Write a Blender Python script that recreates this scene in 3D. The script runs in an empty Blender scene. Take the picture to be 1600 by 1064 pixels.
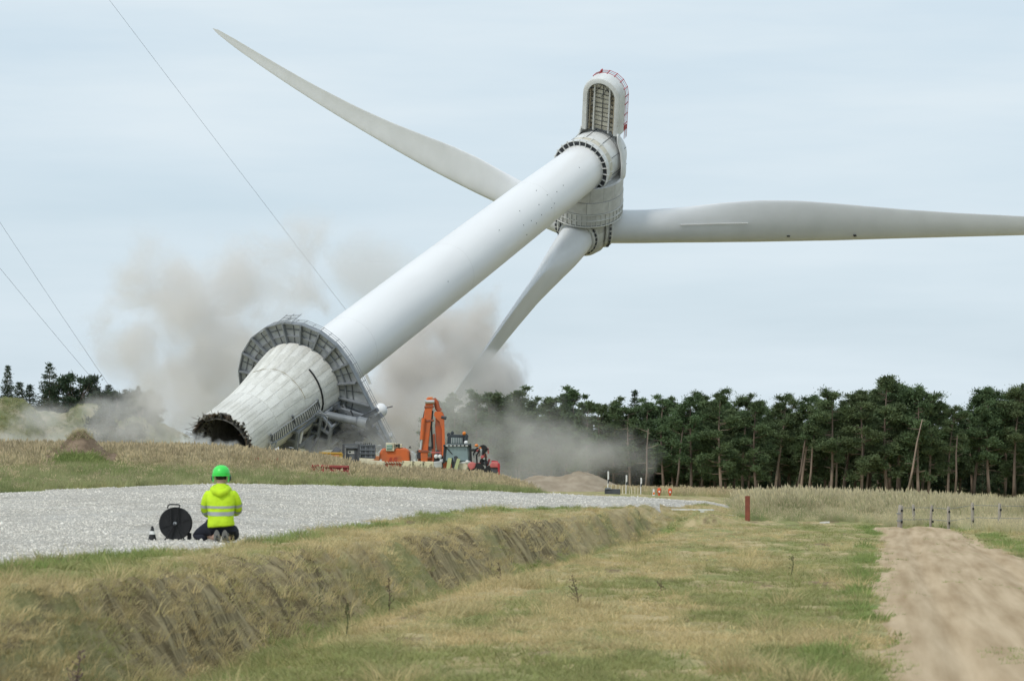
import bpy, bmesh, math, random
import numpy as np
from mathutils import Vector, Matrix
random.seed(7); RNG = np.random.default_rng(7)
SC = bpy.context.scene
COL = SC.collection
PI = math.pi

# ------------------------------------------------------------------ camera, sky, sun, exposure
F, CX, HY, CZ = 6000.0, 800.0, 735.0, 1.7      # focal length in photo pixels, principal column, horizon row, eye height
cam_d = bpy.data.cameras.new('camera'); cam = bpy.data.objects.new('camera', cam_d); COL.objects.link(cam)
cam_d.sensor_width = 36.0; cam_d.lens = 135.0; cam_d.clip_start = 1.0; cam_d.clip_end = 6000.0
cam.location = (0, 0, CZ); cam.rotation_euler = (PI / 2, 0, 0)
cam_d.shift_y = (HY - 532.0) / 1600.0
cam_d.dof.use_dof = True; cam_d.dof.focus_distance = 230.0; cam_d.dof.aperture_fstop = 7.0
SC.camera = cam

world = bpy.data.worlds.new('World'); SC.world = world; world.use_nodes = True
wn = world.node_tree; wn.nodes.clear()
def WN(t, **k):
    n = wn.nodes.new(t)
    for a, b in k.items(): setattr(n, a, b)
    return n
SUN_ELEV, SUN_AZ = math.radians(48), math.radians(218)     # azimuth clockwise from +Y
sky = WN('ShaderNodeTexSky', sky_type='NISHITA', sun_disc=False, sun_elevation=SUN_ELEV, sun_rotation=SUN_AZ)
sky.air_density = 1.0; sky.dust_density = 1.5; sky.ozone_density = 1.5
bg = WN('ShaderNodeBackground'); bg.inputs['Strength'].default_value = 0.11
tc = WN('ShaderNodeTexCoord'); mp = WN('ShaderNodeMapping'); mp.inputs['Scale'].default_value = (3.0, 3.0, 22.0)
nz = WN('ShaderNodeTexNoise'); nz.inputs['Scale'].default_value = 1.6; nz.inputs['Detail'].default_value = 5.0; nz.inputs['Roughness'].default_value = 0.55
rp = WN('ShaderNodeMapRange'); rp.inputs['From Min'].default_value = 0.35; rp.inputs['From Max'].default_value = 0.68
rp.inputs['To Min'].default_value = 0.80; rp.inputs['To Max'].default_value = 0.995
cc = WN('ShaderNodeMix', data_type='RGBA'); cc.inputs['A'].default_value = (5.35, 6.45, 7.35, 1); cc.inputs['B'].default_value = (6.15, 6.98, 7.52, 1)
mx = WN('ShaderNodeMix', data_type='RGBA'); ow = WN('ShaderNodeOutputWorld')
L = wn.links.new
L(tc.outputs['Generated'], mp.inputs['Vector']); L(mp.outputs['Vector'], nz.inputs['Vector']); L(nz.outputs['Fac'], rp.inputs['Value'])
cr = WN('ShaderNodeMapRange'); cr.inputs['From Min'].default_value = .34; cr.inputs['From Max'].default_value = .70; L(nz.outputs['Fac'], cr.inputs['Value']); L(cr.outputs['Result'], cc.inputs['Factor']); L(rp.outputs['Result'], mx.inputs['Factor'])
L(sky.outputs['Color'], mx.inputs['A']); L(cc.outputs['Result'], mx.inputs['B']); L(mx.outputs['Result'], bg.inputs['Color']); L(bg.outputs['Background'], ow.inputs['Surface'])
sun_d = bpy.data.lights.new('sun', 'SUN'); sun = bpy.data.objects.new('sun', sun_d); COL.objects.link(sun)
sun_d.energy = 1.5; sun_d.angle = math.radians(11); sun_d.color = (1.0, 0.97, 0.92)
sdir = Vector((math.sin(SUN_AZ) * math.cos(SUN_ELEV), math.cos(SUN_AZ) * math.cos(SUN_ELEV), math.sin(SUN_ELEV)))
sun.rotation_euler = sdir.to_track_quat('Z', 'Y').to_euler()
SC.view_settings.view_transform = 'Standard'; SC.view_settings.look = 'None'
SC.view_settings.exposure = 0.12; SC.view_settings.gamma = 1.0; SC.view_settings.use_curve_mapping = False
cy = SC.cycles
cy.use_denoising = True; cy.max_bounces = 6; cy.diffuse_bounces = 3; cy.glossy_bounces = 2; cy.transmission_bounces = 4
cy.transparent_max_bounces = 12; cy.volume_bounces = 3; cy.volume_step_rate = 0.35; cy.volume_max_steps = 160
cy.use_adaptive_sampling = True; cy.adaptive_threshold = 0.02; cy.use_fast_gi = False

# ------------------------------------------------------------------ helpers
def at(px, py, Y):
    return Vector(((px - CX) / F * Y, Y, CZ + (HY - py) / F * Y))

def _h(ix, iy, s):
    n = (ix.astype(np.int64) * 374761393 + iy.astype(np.int64) * 668265263 + s * 144665) & 0x7fffffff
    n = ((n ^ (n >> 13)) * 1274126177) & 0x7fffffff
    return ((n ^ (n >> 16)) & 0xffff) / 65535.0
def vn(x, y, s=0):
    x = np.asarray(x, float); y = np.asarray(y, float)
    ix = np.floor(x); iy = np.floor(y); fx = x - ix; fy = y - iy
    fx = fx * fx * (3 - 2 * fx); fy = fy * fy * (3 - 2 * fy)
    a = _h(ix, iy, s); b = _h(ix + 1, iy, s); c = _h(ix, iy + 1, s); d = _h(ix + 1, iy + 1, s)
    return (a * (1 - fx) + b * fx) * (1 - fy) + (c * (1 - fx) + d * fx) * fy
def fbm(x, y, s=0, o=4):
    t = 0; a = .5; w = 0
    for k in range(o):
        t = t + a * vn(np.asarray(x) * 2 ** k, np.asarray(y) * 2 ** k, s + k * 17); w += a; a *= .55
    return t / w
def sstep(a, b, x):
    t = np.clip((np.asarray(x, float) - a) / (b - a), 0, 1); return t * t * (3 - 2 * t)

def mat(name, col, col2=None, scale=3.0, rough=0.6, metal=0.0, bump=0.0, bscale=None, rnd=0.0, detail=5.0, coords='Object', stretch=None, spec=0.4, lo=.35, hi=.65):
    m = bpy.data.materials.new(name); m.use_nodes = True
    nt = m.node_tree; b = nt.nodes['Principled BSDF']
    b.inputs['Roughness'].default_value = rough; b.inputs['Metallic'].default_value = metal
    b.inputs['Specular IOR Level'].default_value = spec
    b.inputs['Base Color'].default_value = (*col, 1)
    tcn = nt.nodes.new('ShaderNodeTexCoord'); vec = tcn.outputs[coords]
    if stretch:
        mpn = nt.nodes.new('ShaderNodeMapping'); mpn.inputs['Scale'].default_value = stretch
        nt.links.new(vec, mpn.inputs['Vector']); vec = mpn.outputs['Vector']
    out = None
    if col2 is not None:
        n = nt.nodes.new('ShaderNodeTexNoise'); n.inputs['Scale'].default_value = scale; n.inputs['Detail'].default_value = detail
        nt.links.new(vec, n.inputs['Vector'])
        r = nt.nodes.new('ShaderNodeMapRange'); r.inputs['From Min'].default_value = lo; r.inputs['From Max'].default_value = hi
        nt.links.new(n.outputs['Fac'], r.inputs['Value'])
        mxn = nt.nodes.new('ShaderNodeMix'); mxn.data_type = 'RGBA'
        mxn.inputs['A'].default_value = (*col, 1); mxn.inputs['B'].default_value = (*col2, 1)
        nt.links.new(r.outputs['Result'], mxn.inputs['Factor']); out = mxn.outputs['Result']
    if rnd > 0:
        oi = nt.nodes.new('ShaderNodeObjectInfo'); hs = nt.nodes.new('ShaderNodeHueSaturation')
        if out is not None: nt.links.new(out, hs.inputs['Color'])
        else: hs.inputs['Color'].default_value = (*col, 1)
        mr = nt.nodes.new('ShaderNodeMapRange'); mr.inputs['To Min'].default_value = 1 - rnd; mr.inputs['To Max'].default_value = 1 + rnd
        nt.links.new(oi.outputs['Random'], mr.inputs['Value']); nt.links.new(mr.outputs['Result'], hs.inputs['Value'])
        out = hs.outputs['Color']
    if out is not None: nt.links.new(out, b.inputs['Base Color'])
    if bump > 0:
        n2 = nt.nodes.new('ShaderNodeTexNoise'); n2.inputs['Scale'].default_value = bscale or scale * 4; n2.inputs['Detail'].default_value = 4
        nt.links.new(vec, n2.inputs['Vector'])
        bp = nt.nodes.new('ShaderNodeBump'); bp.inputs['Strength'].default_value = 1.0; bp.inputs['Distance'].default_value = bump
        nt.links.new(n2.outputs['Fac'], bp.inputs['Height']); nt.links.new(bp.outputs['Normal'], b.inputs['Normal'])
    return m

class MB:
    """collects polygons and links them as one mesh object"""
    def __init__(s): s.v = []; s.f = []
    def add(s, vs, fs):
        o = len(s.v); s.v.extend([tuple(p) for p in vs]); s.f.extend([tuple(i + o for i in q) for q in fs]); return s
    def box(s, c, d, M=None):
        cx, cy_, cz = c; x, y, z = d[0] / 2, d[1] / 2, d[2] / 2
        vs = [Vector((i * x, j * y, k * z)) for k in (-1, 1) for j in (-1, 1) for i in (-1, 1)]
        vs = [(M @ p if M else p) + Vector(c) for p in vs]
        return s.add(vs, [(0, 2, 3, 1), (4, 5, 7, 6), (0, 1, 5, 4), (2, 6, 7, 3), (0, 4, 6, 2), (1, 3, 7, 5)])
    def bar(s, a, b, w, h=None, up=(0, 0, 1)):
        a = Vector(a); b = Vector(b); h = h or w; d = b - a; ln = d.length
        if ln < 1e-6: return s
        d.normalize(); u = Vector(up); u = u - d * u.dot(d)
        if u.length < 1e-3: u = Vector((1, 0, 0)) - d * d.x
        if u.length < 1e-3: u = Vector((0, 1, 0)) - d * d.y
        u.normalize(); t = d.cross(u)
        vs = [p + t * (i * w / 2) + u * (j * h / 2) for p in (a, b) for j in (-1, 1) for i in (-1, 1)]
        return s.add(vs, [(0, 1, 3, 2), (4, 6, 7, 5), (0, 4, 5, 1), (2, 3, 7, 6), (0, 2, 6, 4), (1, 5, 7, 3)])
    def tube(s, pts, r, n=8, caps=True):
        pts = [Vector(p) for p in pts]; m = len(pts)
        rs = r if isinstance(r, (list, tuple)) else [r] * m
        prev = None; vs = []
        for i, p in enumerate(pts):
            d = (pts[min(i + 1, m - 1)] - pts[max(i - 1, 0)])
            d = d.normalized() if d.length > 1e-9 else Vector((0, 0, 1))
            u = prev if prev is not None else (Vector((0, 0, 1)) if abs(d.z) < .9 else Vector((1, 0, 0)))
            u = (u - d * u.dot(d)).normalized(); prev = u; t = d.cross(u)
            for k in range(n):
                an = 2 * PI * k / n; vs.append(p + (u * math.cos(an) + t * math.sin(an)) * rs[i])
        fs = [(i * n + k, i * n + (k + 1) % n, (i + 1) * n + (k + 1) % n, (i + 1) * n + k) for i in range(m - 1) for k in range(n)]
        if caps: fs += [tuple(range(n - 1, -1, -1)), tuple((m - 1) * n + k for k in range(n))]
        return s.add(vs, fs)
    def lathe(s, prof, n=32, a0=0.0, a1=2 * PI, M=None):
        """prof: (radius, z) pairs round the z axis"""
        full = abs(a1 - a0 - 2 * PI) < 1e-6; c = n if full else n + 1; vs = []
        for r, z in prof:
            for k in range(c):
                an = a0 + (a1 - a0) * k / n; p = Vector((r * math.cos(an), r * math.sin(an), z)); vs.append(M @ p if M else p)
        fs = []
        for i in range(len(prof) - 1):
            for k in range(n):
                k2 = (k + 1) % c; fs.append((i * c + k, i * c + k2, (i + 1) * c + k2, (i + 1) * c + k))
        return s.add(vs, fs)
    def prism(s, poly, z0, z1, M=None):
        n = len(poly); vs = [Vector((p[0], p[1], z)) for z in (z0, z1) for p in poly]
        if M: vs = [M @ p for p in vs]
        fs = [tuple(range(n - 1, -1, -1)), tuple(range(n, 2 * n))] + [(i, (i + 1) % n, n + (i + 1) % n, n + i) for i in range(n)]
        return s.add(vs, fs)
    def ball(s, c, r, n=10, m=6, sc=(1, 1, 1)):
        c = Vector(c); vs = []
        for i in range(m + 1):
            th = PI * i / m
            for k in range(n):
                ph = 2 * PI * k / n
                vs.append(c + Vector((r * sc[0] * math.sin(th) * math.cos(ph), r * sc[1] * math.sin(th) * math.sin(ph), r * sc[2] * math.cos(th))))
        return s.add(vs, [(i * n + k, (i + 1) * n + k, (i + 1) * n + (k + 1) % n, i * n + (k + 1) % n) for i in range(m) for k in range(n)])
    def mesh(s, name, m=None, smooth=False, flat_angle=None):
        me = bpy.data.meshes.new(name); me.from_pydata(s.v, [], s.f); me.update()
        bm = bmesh.new(); bm.from_mesh(me); bmesh.ops.remove_doubles(bm, verts=bm.verts, dist=1e-5); bmesh.ops.recalc_face_normals(bm, faces=bm.faces)
        bm.to_mesh(me); bm.free()
        if m: me.materials.append(m)
        if smooth:
            me.polygons.foreach_set('use_smooth', [True] * len(me.polygons))
            if flat_angle: me.set_sharp_from_angle(angle=math.radians(flat_angle))
        return me
    def build(s, name, m=None, parent=None, smooth=False, flat_angle=35, bevel=0):
        return obj(name, s.mesh(name, m, smooth, flat_angle), parent, bevel)

def obj(name, me, parent=None, bevel=0):
    o = bpy.data.objects.new(name, me); COL.objects.link(o)
    if parent is not None: o.parent = parent
    if bevel:
        b = o.modifiers.new('bevel', 'BEVEL'); b.width = bevel; b.segments = 2; b.limit_method = 'ANGLE'
    return o
def tag(o, label=None, cat=None, group=None, kind=None):
    if label: o['label'] = label
    if cat: o['category'] = cat
    if group: o['group'] = group
    if kind: o['kind'] = kind
    return o
def thing(name, loc, label, cat, group=None, rz=0.0):
    o = bpy.data.objects.new(name, None); COL.objects.link(o); o.location = loc; o.rotation_euler = (0, 0, rz); o.empty_display_size = .3
    return tag(o, label, cat, group)
def copy_tree(o, parent=None):
    c = o.copy(); COL.objects.link(c); c.parent = parent
    for ch in o.children: copy_tree(ch, c)
    return c
def mesh_np(name, v, f, m, smooth=False):
    me = bpy.data.meshes.new(name); v = np.asarray(v, np.float32); f = np.asarray(f, np.int32); k = f.shape[1]
    me.vertices.add(len(v)); me.vertices.foreach_set('co', v.ravel())
    me.loops.add(f.size); me.loops.foreach_set('vertex_index', f.ravel())
    me.polygons.add(len(f)); me.polygons.foreach_set('loop_start', np.arange(0, f.size, k, dtype=np.int32)); me.polygons.foreach_set('loop_total', np.full(len(f), k, np.int32))
    if smooth: me.polygons.foreach_set('use_smooth', np.ones(len(f), bool))
    me.update(calc_edges=True)
    if m: me.materials.append(m)
    return me

# ------------------------------------------------------------------ terrain
# columns of (distance, height) knots, by bearing from the viewpoint
_cols = [
 (-9000, [(2,.2),(60,.6),(160,1.8),(400,1.),(1500,0)]),
 (-400, [(2,.2),(20,.35),(57,.65),(80,.8),(108,1.05),(135,1.75),(160,2.3),(185,2.2),(240,1.3),(400,.9),(1500,0)]),
 (0,    [(2,.2),(20,.35),(33,.62),(57,.66),(80,.8),(110,1.03),(135,1.7),(160,2.22),(185,2.1),(240,1.3),(400,.9),(1500,0)]),
 (330,  [(2,.2),(33,.6),(57,.61),(80,.85),(120,1.26),(140,1.72),(160,2.1),(180,2.),(240,1.25),(400,.7),(1500,0)]),
 (480,  [(2,.2),(33,.55),(60,.58),(80,.72),(125,1.22),(142,1.55),(160,1.74),(180,1.6),(240,1.2),(400,.6),(1500,0)]),
 (600,  [(2,.2),(50,.5),(80,.62),(128,1.14),(145,1.2),(160,1.2),(180,1.12),(240,1.15),(400,.3),(1500,0)]),
 (750,  [(2,.2),(60,.5),(90,.62),(135,.98),(155,1.06),(175,1.0),(240,.95),(330,.1),(400,-.5),(1500,-.8)]),
 (830,  [(2,.1),(60,.5),(96,.56),(138,.88),(160,.55),(200,.35),(330,-.1),(380,-.7),(1500,-.8)]),
 (950,  [(2,.1),(60,.4),(112,.56),(142,.76),(200,.45),(220,.4),(330,-.1),(380,-.8),(1500,-.8)]),
 (1100, [(2,.0),(60,.1),(115,.42),(132,.56),(146,.54),(200,.36),(380,-.8),(1500,-.8)]),
 (1170, [(2,.0),(60,.05),(100,.08),(130,.23),(200,.2),(380,-.8),(1500,-.8)]),
 (1365, [(2,.0),(90,.03),(107,.14),(135,.12),(200,.0),(380,-.9),(1500,-.9)]),
 (1600, [(2,.0),(60,.0),(80,.1),(100,.22),(135,.12),(200,-.1),(380,-1.),(1500,-.9)]),
 (9000, [(2,.0),(80,.1),(135,.1),(380,-1.),(1500,-.9)])]
_cp = np.array([c[0] for c in _cols], float)
def base_z(px, Y):
    px = np.asarray(px, float); Y = np.asarray(Y, float)
    Z = np.stack([np.interp(Y, [k[0] for k in c[1]], [k[1] for k in c[1]]) for c in _cols])
    i = np.clip(np.searchsorted(_cp, px) - 1, 0, len(_cp) - 2); t = np.clip((px - _cp[i]) / (_cp[i + 1] - _cp[i]), 0, 1)
    t = t * t * (3 - 2 * t) * .5 + t * .5
    idx = np.indices(px.shape)
    return Z[(i, *idx)] * (1 - t) + Z[(i + 1, *idx)] * t
_XB = ([0, 20, 30, 36, 45, 60, 73, 90, 115, 130], [-4.8, -4.0, -3.4, -3.05, -2.7, -1.45, -.1, 1.7, 4.4, 5.8])
_GN = ([5, 25, 42, 58, 80, 95, 104, 110, 120, 132, 141, 150], [-9.5, -7., -5.6, -4.05, -2.75, -1.3, -.35, 1.3, 3.9, 6.7, 9.5, 30])
def gravel_mask(X, Y):
    """signed distance-like: > 0 on the gravel"""
    X = np.asarray(X, float); Y = np.asarray(Y, float); px = CX + F * X / Y
    near = np.interp(Y, *_GN) - X + (fbm(X * .9, Y * .35, 3) - .5) * 1.1
    farY = np.interp(px, [-9000, -400, 0, 330, 600, 820, 1100, 1250], [90, 100, 110, 120, 128, 138, 143, 138])
    far = (farY - Y) * .25 + (fbm(X * .6, Y * .3, 9) - .5) * .9
    return np.minimum(near, far)
_TL = ([5, 20, 31, 45, 70, 90, 100, 107], [2.4, 2.65, 2.95, 4.3, 6.7, 8.6, 9.7, 10.25])
_TR = ([5, 31, 60, 72, 80, 92, 100, 107], [8, 8, 8.6, 9.7, 10.3, 11.2, 11.9, 11.7])
def track_mask(X, Y):
    X = np.asarray(X, float); Y = np.asarray(Y, float)
    n = (fbm(X * 1.2, Y * .22, 21) - .5) * 1.0
    return np.minimum(np.minimum(X - np.interp(Y, *_TL), np.interp(Y, *_TR) - X) + n, (107.0 - Y) * .3 + (X - 10.2) * 0.35)
def terrain(X, Y, parts=False):
    X = np.asarray(X, float); Y = np.asarray(Y, float)
    px = CX + F * X / np.maximum(Y, .5)
    near = Y < 190
    zl = base_z(np.minimum(px, 800 + 6000 * (np.interp(Y, *_XB) - .95) / np.maximum(Y, 2)), Y)
    s = X - np.interp(Y, *_XB) + (fbm(X * .8, Y * .35, 41) - .5) * .7 * sstep(160, 120, Y)
    zfar = base_z(np.maximum(px, 800), Y)
    zfield = np.where(Y < 112, np.minimum(zfar, .02 + .1 * sstep(85, 110, Y)), zfar)
    k = sstep(112, 150, Y)
    depth = -.40 * (1 - sstep(105, 132, Y))
    zb = depth * 1.0 + (1 - sstep(105, 132, Y)) * 0 + sstep(105, 132, Y) * np.minimum(zl, zfar)
    z = np.where(s < -.95, zl, np.where(s < 0, zl + (zb - zl) * sstep(-.95, -.05, s), zb + (zfield - zb) * sstep(0, 1.7, s)))
    z = z * (1 - k) + base_z(px, Y) * k
    slope = np.where(Y < 135, sstep(-1.15, -.85, s) * sstep(.25, -.1, s), 0)
    bot = np.where(Y < 135, sstep(-.35, 0, s) * sstep(1.0, .3, s), 0)
    gm = gravel_mask(X, Y); tm = track_mask(X, Y)
    rough = (1 - .75 * sstep(0, .4, gm)) * (1 - .95 * sstep(0, .3, tm))
    z = z + rough * ((fbm(X * .9, Y * .9, 5) - .5) * .10 + (fbm(X * 3.5, Y * 2.0, 6, 3) - .5) * .09 * sstep(160, 60, Y) + slope * (fbm(X * .9, Y * 1.3, 8, 4) - .5) * .5)
    # wheel ruts in the sandy track
    c = np.interp(Y, *_TL); z = z + np.where(tm > 0, -.06 * np.exp(-((X - c - .75) / .17) ** 2) - .055 * np.exp(-((X - c - 2.2) / .18) ** 2) - .045 * np.exp(-((X - c - 3.4) / .2) ** 2) + (fbm(X * 3, Y * .08, 44) - .5) * .02, 0)
    if parts: return z, slope, bot, gm, tm, s
    return z
def tz(x, y): return float(terrain(np.array([x]), np.array([y]))[0])
def ground_at(px, Y):
    x = (px - CX) / F * Y; return Vector((x, Y, tz(x, Y)))

def ground_material():
    m = bpy.data.materials.new('ground'); m.use_nodes = True; nt = m.node_tree; b = nt.nodes['Principled BSDF']
    b.inputs['Roughness'].default_value = .95; b.inputs['Specular IOR Level'].default_value = .1
    geo = nt.nodes.new('ShaderNodeNewGeometry')
    def noise(sc, det=5, st=(1, 1, 1)):
        mpn = nt.nodes.new('ShaderNodeMapping'); mpn.inputs['Scale'].default_value = st; nt.links.new(geo.outputs['Position'], mpn.inputs['Vector'])
        n = nt.nodes.new('ShaderNodeTexNoise'); n.inputs['Scale'].default_value = sc; n.inputs['Detail'].default_value = det; n.inputs['Roughness'].default_value = .62
        nt.links.new(mpn.outputs['Vector'], n.inputs['Vector']); return n.outputs['Fac']
    def rng(v, a, c, d=0, e=1):
        r = nt.nodes.new('ShaderNodeMapRange'); r.inputs['From Min'].default_value = a; r.inputs['From Max'].default_value = c
        r.inputs['To Min'].default_value = d; r.inputs['To Max'].default_value = e; nt.links.new(v, r.inputs['Value']); return r.outputs['Result']
    def mixc(fac, A, B):
        x = nt.nodes.new('ShaderNodeMix'); x.data_type = 'RGBA'
        nt.links.new(fac, x.inputs['Factor'])
        for s_, q in (('A', A), ('B', B)):
            if isinstance(q, tuple): x.inputs[s_].default_value = (*q, 1)
            else: nt.links.new(q, x.inputs[s_])
        return x.outputs['Result']
    def attr(n):
        a = nt.nodes.new('ShaderNodeAttribute'); a.attribute_name = n; return a.outputs['Fac']
    straw = mixc(rng(noise(2.2, 6, (1, .5, 1)), .38, .62), (.40, .31, .155), (.52, .42, .235))
    green = mixc(rng(noise(4, 5), .4, .6), (.22, .23, .085), (.32, .31, .13))
    f1 = mixc(rng(noise(.7, 7, (1.3, .22, 1)), .44, .56), straw, green)
    f1 = mixc(rng(noise(1.1, 6, (1.3, .2, 1)), .57, .64, 0, .8), f1, (.19, .135, .08))
    f2 = mixc(attr('green'), f1, mixc(rng(noise(3, 4), .4, .6), (.12, .20, .045), (.21, .28, .075)))
    f3 = mixc(attr('brown'), f2, mixc(rng(noise(2.6, 7, (.5, 1.5, .7)), .4, .6), (.15, .115, .06), (.40, .325, .18)))
    nt.links.new(f3, b.inputs['Base Color'])
    bp = nt.nodes.new('ShaderNodeBump'); bp.inputs['Distance'].default_value = .05; bp.inputs['Strength'].default_value = 1
    nt.links.new(noise(9, 6, (1, .6, 1)), bp.inputs['Height']); nt.links.new(bp.outputs['Normal'], b.inputs['Normal'])
    return m

def zone_attrs(X, Y, slope, bot, gm, tm, s):
    px = CX + F * X / Y
    n = fbm(X * .7, Y * .25, 31)
    gl = -tm                                             # strip along the left edge of the track
    c = X - np.interp(Y, *_TL)
    g = np.exp(-((c + .28 + .5 * (fbm(Y * .12, Y * 0, 35) - .5)) / .26) ** 2) * sstep(.42, .62, fbm(X * 1.2, Y * .3, 36)) * (Y < 112) * 1.2
    g = np.maximum(g, bot * sstep(.4, .55, fbm(X * .5, Y * .15, 33)))
    g = np.maximum(g, np.where((Y > 40) & (Y < 112), sstep(-1.1, -.1, gm) * sstep(.35, .6, n) * .8 * (X < 5), 0))   # verge beside the gravel
    r = np.interp(Y, *_TR) - X
    g = np.maximum(g, sstep(.6, 0, np.abs(r + .45)) * (Y > 62) * (Y < 112) * sstep(.3, .5, n))
    bank = (gm < 0) & (Y > 105) & (px < 860)
    g = np.maximum(g, np.where(bank, .55 * sstep(150, 118, Y) * sstep(.3, .55, n) + .12, 0))
    br = slope * (.30 + .70 * sstep(.40, .58, fbm(X * .7, Y * .16, 37)))
    return np.clip(g, 0, 1), np.clip(br, 0, 1)

def build_ground():
    pxs = np.concatenate([np.linspace(-9000, -700, 26)[:-1], np.linspace(-700, -20, 60)[:-1], np.linspace(-20, 1620, 560), np.linspace(1620, 2300, 60)[1:], np.linspace(2300, 9000, 22)[1:]])
    inv = np.concatenate([1 / np.linspace(3, 28, 30)[:-1], np.linspace(1 / 28, 1 / 60, 190)[:-1], 1 / np.linspace(60, 170, 190)[:-1], 1 / np.linspace(170, 420, 60)[:-1], 1 / np.geomspace(420, 5000, 16)])
    Ys = 1 / inv
    P, Yg = np.meshgrid(pxs, Ys); X = (P - CX) / F * Yg
    z, slope, bot, gm, tm, s = terrain(X, Yg, True)
    g, br = zone_attrs(X, Yg, slope, bot, gm, tm, s)
    nr, nc = X.shape
    def sheet(zz, mask=None):
        idx = np.arange(nr * nc).reshape(nr, nc)
        f = np.stack([idx[:-1, :-1], idx[:-1, 1:], idx[1:, 1:], idx[1:, :-1]], -1).reshape(-1, 4)
        v = np.stack([X, Yg, zz], -1).reshape(-1, 3)
        if mask is not None:
            mk = mask.reshape(-1)[f].any(1); f = f[mk]
            u, f2 = np.unique(f, return_inverse=True); return v[u], f2.reshape(-1, 4), u
        return v, f, None
    v, f, _ = sheet(z)
    me = mesh_np('ground', v, f, ground_material(), True)
    for nm, arr in (('green', g), ('brown', br)):
        a = me.attributes.new(nm, 'FLOAT', 'POINT'); a.data.foreach_set('value', arr.reshape(-1).astype(np.float32))
    tag(obj('ground', me), kind='structure')
    # gravel apron: swells out of the turf where the mask is positive
    gz = z + np.clip(gm, -.35, .35) * .12 - .002
    gmat = mat('white_gravel', (.53, .485, .41), (.69, .65, .58), scale=.55, rough=.95, bump=.05, bscale=22, coords='Object', detail=8, spec=.1, lo=.3, hi=.7)
    nt = gmat.node_tree; b = nt.nodes['Principled BSDF']
    src = b.inputs['Base Color'].links[0].from_socket
    vo = nt.nodes.new('ShaderNodeTexVoronoi'); vo.inputs['Scale'].default_value = 16.0
    tcn = nt.nodes.new('ShaderNodeTexCoord'); nt.links.new(tcn.outputs['Object'], vo.inputs['Vector'])
    sep = nt.nodes.new('ShaderNodeSeparateColor'); nt.links.new(vo.outputs['Color'], sep.inputs['Color'])
    mr = nt.nodes.new('ShaderNodeMapRange'); mr.inputs['To Min'].default_value = .5; mr.inputs['To Max'].default_value = 1.15; nt.links.new(sep.outputs['Red'], mr.inputs['Value'])
    mu = nt.nodes.new('ShaderNodeMix'); mu.data_type = 'RGBA'; mu.blend_type = 'MULTIPLY'; mu.inputs['Factor'].default_value = 1
    nt.links.new(src, mu.inputs['A']); nt.links.new(mr.outputs['Result'], mu.inputs['B']); nt.links.new(mu.outputs['Result'], b.inputs['Base Color'])
    v, f, _ = sheet(gz, (gm > -.3) & (Yg < 175) & (P > -3000))
    tag(obj('gravel_road', mesh_np('gravel_road', v, f, gmat, True)), kind='structure')
    smat = mat('track_sand', (.37, .265, .155), (.56, .43, .28), scale=1.0, rough=.97, bump=.012, bscale=30, detail=6, spec=.1, lo=.32, hi=.66)
    nt = smat.node_tree; at_ = nt.nodes.new('ShaderNodeAttribute'); at_.attribute_name = 'across'; gp = nt.nodes.new('ShaderNodeNewGeometry'); sx_ = nt.nodes.new('ShaderNodeSeparateXYZ'); cx_ = nt.nodes.new('ShaderNodeCombineXYZ')
    sc_ = nt.nodes.new('ShaderNodeMath'); sc_.operation = 'MULTIPLY'; sc_.inputs[1].default_value = 4.2; sy_ = nt.nodes.new('ShaderNodeMath'); sy_.operation = 'MULTIPLY'; sy_.inputs[1].default_value = .13
    nt.links.new(at_.outputs['Fac'], sc_.inputs[0]); nt.links.new(sc_.outputs[0], cx_.inputs['X']); nt.links.new(gp.outputs['Position'], sx_.inputs[0]); nt.links.new(sx_.outputs['Y'], sy_.inputs[0]); nt.links.new(sy_.outputs[0], cx_.inputs['Y'])
    tn_ = [n for n in nt.nodes if n.type == 'TEX_NOISE' and abs(n.inputs['Scale'].default_value - 1.0) < 1e-6][0]; nt.links.new(cx_.outputs[0], tn_.inputs['Vector'])
    v, f, _ = sheet(z + np.clip(tm, -.3, .3) * .10 - .002, (tm > -.3) & (Yg < 112) & (Yg > 3))
    me = mesh_np('sand_track', v, f, smat, True); ac = me.attributes.new('across', 'FLOAT', 'POINT'); ac.data.foreach_set('value', (v[:, 0] - np.interp(v[:, 1], *_TL)).astype(np.float32))
    tag(obj('sand_track', me), kind='structure')
build_ground()

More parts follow.
